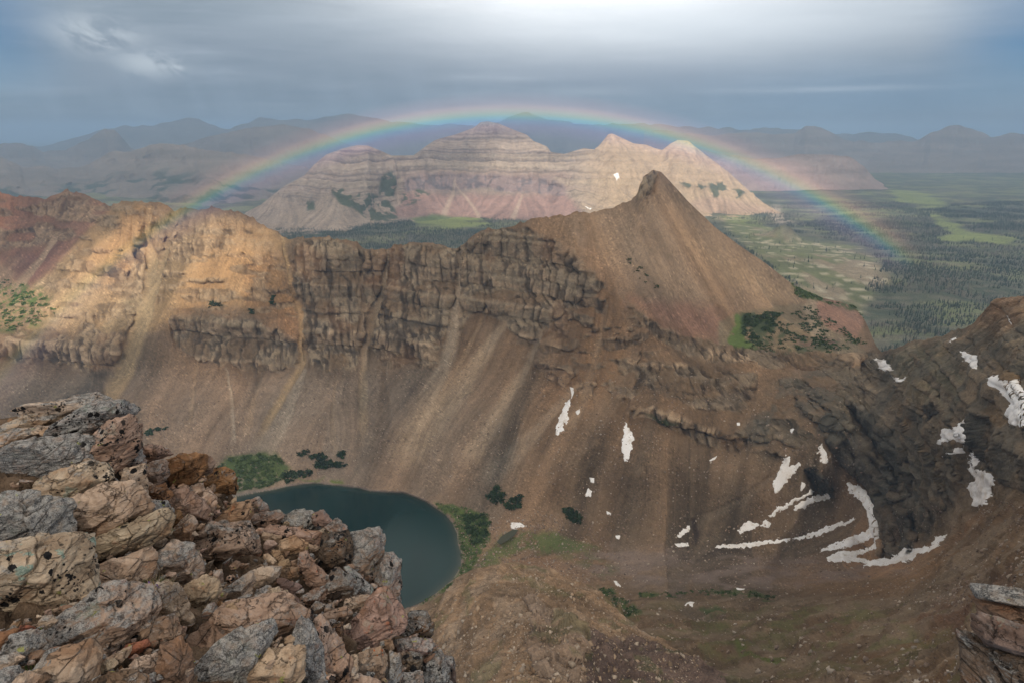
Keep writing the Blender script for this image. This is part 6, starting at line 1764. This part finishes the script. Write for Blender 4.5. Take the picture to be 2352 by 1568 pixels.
 ([(706, 1438), (730, 1421), (745, 1433), (756, 1456), (786, 1486), (811, 1531), (814, 1600), (785, 1600), (752, 1528), (715, 1478)], 'beige', 'long upright beige slab with a brown hollow', dict(mottle=.15, black=.35, orange=.25, thick=.7)),
 ([(762, 1440), (784, 1432), (790, 1470), (778, 1480), (764, 1462)], 'brown', 'brown stone between the long beige slab and the great pink boulder', dict(mottle=.2, black=.2, orange=.4)),
 ([(632, 1327), (645, 1324), (682, 1340), (693, 1348), (672, 1368), (654, 1360)], 'purple', 'purple-brown smooth stone in the middle of the outcrop', dict(mottle=0, black=0)),
 ([(655, 1366), (674, 1366), (688, 1384), (680, 1392), (660, 1385)], 'purple', 'smaller purple-brown stone just below its larger neighbour', dict(mottle=0, black=0)),
 ([(567, 1312), (600, 1304), (640, 1308), (632, 1336), (600, 1351), (580, 1332)], 'pale', 'knobbly pale pink stone left of the purple-brown one', dict(mottle=.15, black=.15)),
 ([(505, 1357), (567, 1317), (583, 1336), (567, 1373), (517, 1386)], 'grey', 'large grey-brown slanting block above the pink slab', dict(mottle=.35, black=.1)),
 ([(490, 1310), (505, 1312), (512, 1340), (505, 1352), (488, 1330)], 'grey', 'light rounded stone left of the slanting block', dict(mottle=.3, black=.05)),
 ([(614, 1354), (634, 1348), (645, 1366), (636, 1376), (618, 1368)], 'pale', 'small pale stone above the flat pink slab', dict(mottle=.15, black=.1)),
 ([(506, 1396), (542, 1380), (557, 1398), (527, 1422), (510, 1414)], 'tan', 'loose tan angular stone lying on the pink-brown slab', dict(mottle=0, black=0, push=.06, thick=.8)),
 ([(664, 1413), (675, 1405), (690, 1416), (681, 1429), (665, 1427)], 'tan', 'loose tan stone at the right tip of the pink-brown slab', dict(mottle=0, black=0, push=.05)),
 ([(653, 1465), (664, 1459), (676, 1466), (675, 1478), (662, 1484), (653, 1477)], 'tan', 'largest of the loose pebbles between the slabs', dict(mottle=0, black=0, push=.06)),
 ([(605, 1535), (620, 1517), (631, 1518), (622, 1538)], 'pale', 'flat white chip lying on the orange-tan face', dict(mottle=.05, black=0, push=.08, thick=.4)),
 ([(934, 1411), (977, 1410), (993, 1431), (996, 1464), (952, 1464), (918, 1441)], 'dark', 'dark spotted block at the lower right edge of the outcrop', dict(mottle=.35, black=.6)),
 ([(902, 1469), (952, 1464), (990, 1470), (1006, 1486), (965, 1504), (918, 1504)], 'pink', 'rounded loaf-shaped pink stone at the lower right edge', dict(mottle=.25, black=.35)),
 ([(822, 1501), (872, 1492), (891, 1526), (880, 1547), (840, 1549), (822, 1540)], 'beige', 'boulder splashed with bright red lichen', dict(mottle=.15, black=.1, orange=1.3)),
 ([(847, 1552), (864, 1530), (886, 1538), (882, 1557), (860, 1570)], 'brown', 'brown six-sided stone below the red-splashed boulder', dict(mottle=0, black=0)),
 ([(918, 1522), (930, 1502), (970, 1512), (966, 1544), (925, 1548)], 'dark', 'dark round stone under the loaf-shaped one', dict(mottle=.3, black=.7)),
 ([(1015, 1510), (1040, 1515), (1048, 1538), (1046, 1590), (1027, 1548)], 'dark', 'dark jagged corner stone at the bottom right of the outcrop', dict(mottle=.3, black=.6)),
 ([(970, 1512), (1010, 1507), (1035, 1550), (1044, 1600), (972, 1600)], 'dark', 'large shadowy block at the bottom right of the outcrop', dict(mottle=.4, black=.45)),
 ([(880, 1470), (898, 1470), (906, 1488), (895, 1502), (882, 1490)], 'tan', 'small ochre block left of the loaf-shaped stone', dict(mottle=0, black=.1)),
 ([(890, 1500), (915, 1510), (922, 1548), (915, 1600), (880, 1600), (886, 1550)], 'grey', 'grey stone right of the red-splashed boulder', dict(mottle=.5, black=.3)),
 ([(812, 1548), (845, 1556), (880, 1575), (880, 1600), (812, 1600)], 'beige', 'beige stone at the bottom edge below the red-splashed boulder', dict(mottle=.2, black=.2)),
 ([(805, 1505), (820, 1505), (826, 1540), (812, 1545)], 'pale', 'thin pale wedge left of the red-splashed boulder', dict(mottle=.05, black=0)),
 ([(922, 1548), (970, 1548), (972, 1600), (920, 1600)], 'grey', 'grey crusted stone at the bottom edge between dark blocks', dict(mottle=.5, black=.4)),
]
for poly, col, label, kw in ROCKS:
    rock(poly, col, label, **kw)
# two blocks of a ledge at the right corner, close to the viewer
for poly, col, label, kw, dp in [
 ([(2270, 1366), (2300, 1356), (2420, 1350), (2440, 1385), (2420, 1392), (2276, 1392)], 'brown', 'thin grey-white slab on top of the stack at the right edge', dict(mottle=.7, black=.25, thick=.7), 3.3),
 ([(2276, 1392), (2420, 1385), (2440, 1440), (2420, 1455), (2288, 1440)], 'brown', 'brown block under the grey-white slab at the right edge', dict(mottle=.0, black=.25), 3.3),
 ([(2251, 1452), (2276, 1440), (2292, 1450), (2284, 1475), (2255, 1472)], 'orange', 'stone with bright orange lichen at the right edge', dict(mottle=.05, black=.1, orange=1.5), 3.15),
 ([(2270, 1470), (2297, 1427), (2420, 1450), (2440, 1505), (2400, 1512), (2290, 1500)], 'purple', 'purple-grey wedge slab in the right corner', dict(mottle=.2, black=.15, green=.3), 3.0),
 ([(2256, 1480), (2290, 1498), (2420, 1508), (2440, 1640), (2230, 1640), (2240, 1550)], 'dark', 'dark foot block in the bottom right corner', dict(mottle=.25, black=.45), 3.05)]:
    rock(poly, col, label, depth=dp, **kw)

# ---- smaller stones filling the gaps
polys = [np.asarray(r[0], float) for r in ROCKS]
def cover(px, py):
    m = np.full(px.shape, -999.0)
    for pl in polys:
        m = np.maximum(m, sdf(hull2(pl), px, py))
    return m
rng = np.random.default_rng(77)
cand_x = rng.uniform(5, 1040, 9000); cand_y = rng.uniform(930, 1566, 9000)
tpy = np.interp(cand_x, OC.px1, OC.top)
cv = cover(cand_x, cand_y)
ok = (cv < 1.0) & (cand_y > tpy + 5)
cand = np.stack([cand_x, cand_y], -1)[ok]
taken = []
names = {'tan': 'small tan stone wedged between larger foreground rocks', 'brown': 'small brown stone wedged between larger foreground rocks', 'grey': 'small grey stone wedged between larger foreground rocks',
         'pink': 'small pinkish stone wedged between larger foreground rocks', 'pale': 'small pale stone wedged between larger foreground rocks'}
for q in cand:
    if len(taken) >= 200:
        break
    r = rng.uniform(7, 17)
    if all((q[0] - a) ** 2 + (q[1] - b) ** 2 > (0.72 * (r + c)) ** 2 for a, b, c in taken):
        taken.append((q[0], q[1], r))
cens = np.array([p_.mean(0) for p_ in polys])
def where(a, b):
    for i in np.argsort(((cens - (a, b)) ** 2).sum(1))[:12]:
        lb = ROCKS[i][2]
        if len(lb.split()) <= 9:
            dx_, dy_ = a - cens[i][0], b - cens[i][1]
            return (('right of' if dx_ > 0 else 'left of') if abs(dx_) > abs(dy_) else ('below' if dy_ > 0 else 'above')) + ' the ' + lb
    return 'between larger foreground rocks'
for a, b, r in taken:
    k = rng.integers(5, 8)
    an = np.sort(rng.random(k) * 6.283 * 0.9 + rng.random() * 0.6)
    el_ = rng.uniform(0.55, 1.0); ro = rng.uniform(-0.6, 0.6)
    ex, ey = np.cos(an) * r * 1.15, np.sin(an) * r * el_
    pl = np.stack([a + ex * math.cos(ro) - ey * math.sin(ro), b + ex * math.sin(ro) + ey * math.cos(ro)], -1)
    cname = ['tan', 'brown', 'grey', 'pink', 'pale', 'brown', 'pink'][rng.integers(0, 7)]
    rock(pl, cname, 'small ' + {'pink': 'pinkish'}.get(cname, cname) + ' stone ' + where(a, b), mottle=float(rng.choice([0, .1, .3, .5])), black=float(rng.choice([0, .1, .4])), orange=.2, name='stone', group='small ' + cname + ' stones filling the gaps', lvl=4 if r > 12 else 3, seed=int(a * 31 + b * 7), cat='stone', thick=1.1)
# loose pebbles lying together between the slabs
for a, b, r in [(637, 1473, 6), (632, 1458, 5), (646, 1482, 7), (693, 1479, 7), (680, 1475, 6), (633, 1482, 6), (681, 1488, 4), (671, 1485, 4), (643, 1466, 6), (624, 1465, 5), (700, 1484, 5), (626, 1476, 5), (652, 1490, 4)]:
    k = 6
    an = np.sort(rng.random(k) * 6.28)
    an = np.arange(6) / 6 * 6.283 + rng.uniform(-0.3, 0.3, 6)
    rock(np.stack([a + np.cos(an) * r, b + np.sin(an) * r * 0.85], -1), 'pale', 'pale loose pebble lying between the flat slabs near the bottom edge', mottle=0, black=0, orange=0, name='pebble', group='pale pebbles between the slabs', lvl=3, push=.055, seed=int(a * 17 + b), cat='pebble', thick=1.0)
# gravel in the cracks
n = 5200
gx_, gy_ = rng.uniform(-20, 1045, n), rng.uniform(935, 1600, n)
okk = (gy_ > np.interp(gx_, OC.px1, OC.top) + 6) & (cover(gx_, gy_) < 6)
W = OC.at(gx_[okk], gy_[okk])
pal = np.array([(0.36, 0.26, 0.19), (0.28, 0.19, 0.13), (0.42, 0.34, 0.28), (0.24, 0.22, 0.21), (0.40, 0.24, 0.14)])
V, F, C = rock_bits(W + (0, 0, 0.01), rng.uniform(0.006, 0.03, len(W)), rng, pal[rng.integers(0, 5, len(W))] * (0.7 + 0.6 * rng.random((len(W), 1))))
tag(link('gravel', raw_mesh('gravel', V, F, land_mat('gravel_stone', 0.01, 0.2, 0.6, 0.25), False, C)), 'gravel and chips caught in the cracks of the outcrop', kind='stuff')

# ------------------------------------------------------------------ cushion plants
def tuft(px, py, lift, nb, hgt, spread, flowers, label):
    w = OC.at(np.array([px]), np.array([py]))[0]
    w = w * (1 - lift)
    e = bpy.data.objects.new('flower_tuft', None)
    e.location = tuple(w)
    COL.objects.link(e)
    tag(e, label, 'plant')
    r = np.random.default_rng(int(px))
    V, F, C = [], [], []
    for i in range(nb):
        a = r.random() * 6.283; d = spread * r.random() ** 0.6
        root = np.array((math.cos(a) * d, math.sin(a) * d * 0.7, -0.03 + 0.01 * r.random()))
        lean = np.array((math.cos(a), math.sin(a), 0)) * r.uniform(0.1, 0.7) * hgt
        h_ = hgt * r.uniform(0.5, 1.1)
        wd = np.array((-math.sin(a), math.cos(a), 0)) * 0.0022
        p0, p1, p2 = root, root + lean * 0.35 + (0, 0, h_ * 0.6), root + lean + (0, 0, h_)
        b = len(V)
        V += [p0 - wd, p0 + wd, p1 + wd, p1 - wd, p2, p2]
        F += [(b, b + 1, b + 2, b + 3), (b + 3, b + 2, b + 4, b + 5)]
        q = r.uniform(0.6, 1.4)
        col = np.array((0.06, 0.085, 0.03)) if r.random() < 0.75 else np.array((0.20, 0.17, 0.09))
        C += [col * q] * 6
    link('grass_blades', raw_mesh('grass_blades', V, F, M_lf, False, np.array(C)), e)
    for fx, fy in flowers:
        d = np.array((fx, -0.03 - 0.02 * r.random(), fy))
        V, F = [], []
        for k in range(5):
            a = k / 5 * 6.283 + r.random()
            b = len(V)
            rr = 0.0085
            for s_ in (-0.5, 0.5):
                V.append(d + (math.cos(a + s_) * rr, -0.004, math.sin(a + s_) * rr))
            V.append(d)
            F.append((b, b + 1, b + 2))
        link('flower', raw_mesh('flower', V, F, M_lf, False, np.tile((0.22, 0.13, 0.48), (len(V), 1))), e)
tuft(360, 1362, 0.07, 320, 0.12, 0.075, [(-0.05, .13), (-0.02, .11), (0.05, .12), (0.07, .08), (0.075, .05), (0.0, .135), (0.06, .10)], 'green grassy tuft with small violet flowers between the upright blocks')
tuft(297, 1522, 0.06, 90, 0.03, 0.045, [(0.0, .05), (-0.03, .03), (0.02, .032), (-0.035, .012), (-0.025, .002)], 'low cushion with pale violet flowers near the brick-red stone')
tuft(722, 1405, 0.04, 120, 0.07, 0.05, [], 'small yellowish moss tuft among the middle rocks')
tuft(95, 1480, 0.05, 60, 0.10, 0.09, [], 'sparse grass stems over the stones at the lower left')

# ------------------------------------------------------------------ unseen cloud sheet overhead, added to shade the land
def unseen_cloud_deck():
    H = 3000.0
    nx, ny = 170, 150
    xs = np.linspace(-15000, 15000, nx)[None]
    ys = np.linspace(-9000, 16200, ny)[:, None]
    X, Y = xs + 0 * ys, ys + 0 * xs
    Zc = H + (fbm(X / 1500, Y / 1500, 0, 4, 301) - 0.5) * 260
    me = raw_mesh('unseen_cloud_layer', np.stack([X, Y, Zc], -1).reshape(-1, 3), grid_faces(ny, nx), None, True)
    m = bpy.data.materials.new('cloud')
    m.use_nodes = True
    t = m.node_tree
    t.nodes.clear()
    g = NG(t)
    co = g.n('ShaderNodeTexCoord').outputs['Object']
    sp = g.n('ShaderNodeSeparateXYZ')
    g.put(sp.inputs[0], co)
    n = g.noise(co, 1 / 700, 5, 0.55)
    wv = g.m('MULTIPLY', g.m('SUBTRACT', n, 0.5), 1.3)
    hole = None
    # gaps placed so the sun reaches chosen slopes (centre on the ground, size, openness)
    for gx, gy, gz, sx, sy, op in GAPS:
        cx, cy = gx, gy - (H - gz) / math.tan(SUN_EL)
        a = g.m('DIVIDE', g.m('SUBTRACT', sp.outputs[0], cx), sx)
        b = g.m('DIVIDE', g.m('SUBTRACT', sp.outputs[1], cy), sy)
        d = g.m('SQRT', g.m('ADD', g.m('MULTIPLY', a, a), g.m('MULTIPLY', b, b)))
        h = g.m('MULTIPLY', g.mr(g.m('ADD', d, wv), 1.25, 0.55), op)
        hole = h if hole is None else g.m('MAXIMUM', hole, h)
    thin = g.mr(n, 0.3, 0.75, 0.16, 0.28)
    tr = g.m('MAXIMUM', hole, thin)
    tb = g.n('ShaderNodeBsdfTransparent')
    tl = g.n('ShaderNodeBsdfTranslucent')
    g.put(tl.inputs[0], (0.84, 0.79, 0.72))
    mx = g.n('ShaderNodeMixShader')
    g.put(mx.inputs[0], tr)
    g.put(mx.inputs[1], tl.outputs[0])
    g.put(mx.inputs[2], tb.outputs[0])
    o = g.n('ShaderNodeOutputMaterial')
    g.put(o.inputs[0], mx.outputs[0])
    me.materials.append(m)
    tag(link('unseen_cloud_layer', me), 'unseen cloud sheet added overhead to shade the land, with gaps placed for the sun', kind='structure')
GAPS = [(-640, 1070, -220, 360, 170, 1.0), (900, 4450, -200, 1750, 1000, 1.0), (290, 965, -180, 270, 150, 0.42), (1250, 3200, -500, 900, 700, 0.35),
        (2300, 6500, -400, 900, 700, 0.6), (-900, 4300, -300, 600, 400, 0.35)]
unseen_cloud_deck()

# ------------------------------------------------------------------ rain haze
def haze():
    x0, x1, y0, y1, z0, z1 = -42000, 42000, -300, 62000, -760, 420
    V = np.array([(x, y, z) for x in (x0, x1) for y in (y0, y1) for z in (z0, z1)], float)
    Fa = np.array([(0, 1, 3, 2), (4, 6, 7, 5), (0, 4, 5, 1), (2, 3, 7, 6), (0, 2, 6, 4), (1, 5, 7, 3)])
    m = bpy.data.materials.new('haze')
    m.use_nodes = True
    t = m.node_tree
    t.nodes.clear()
    pv = t.nodes.new('ShaderNodeVolumePrincipled')
    pv.inputs['Color'].default_value = (0.46, 0.68, 0.98, 1)
    pv.inputs['Density'].default_value = 0.000074
    pv.inputs['Anisotropy'].default_value = 0.0
    o = t.nodes.new('ShaderNodeOutputMaterial')
    t.links.new(pv.outputs[0], o.inputs['Volume'])
    me = raw_mesh('haze', V, Fa, m, False)
    tag(link('haze', me), kind='stuff')
haze()
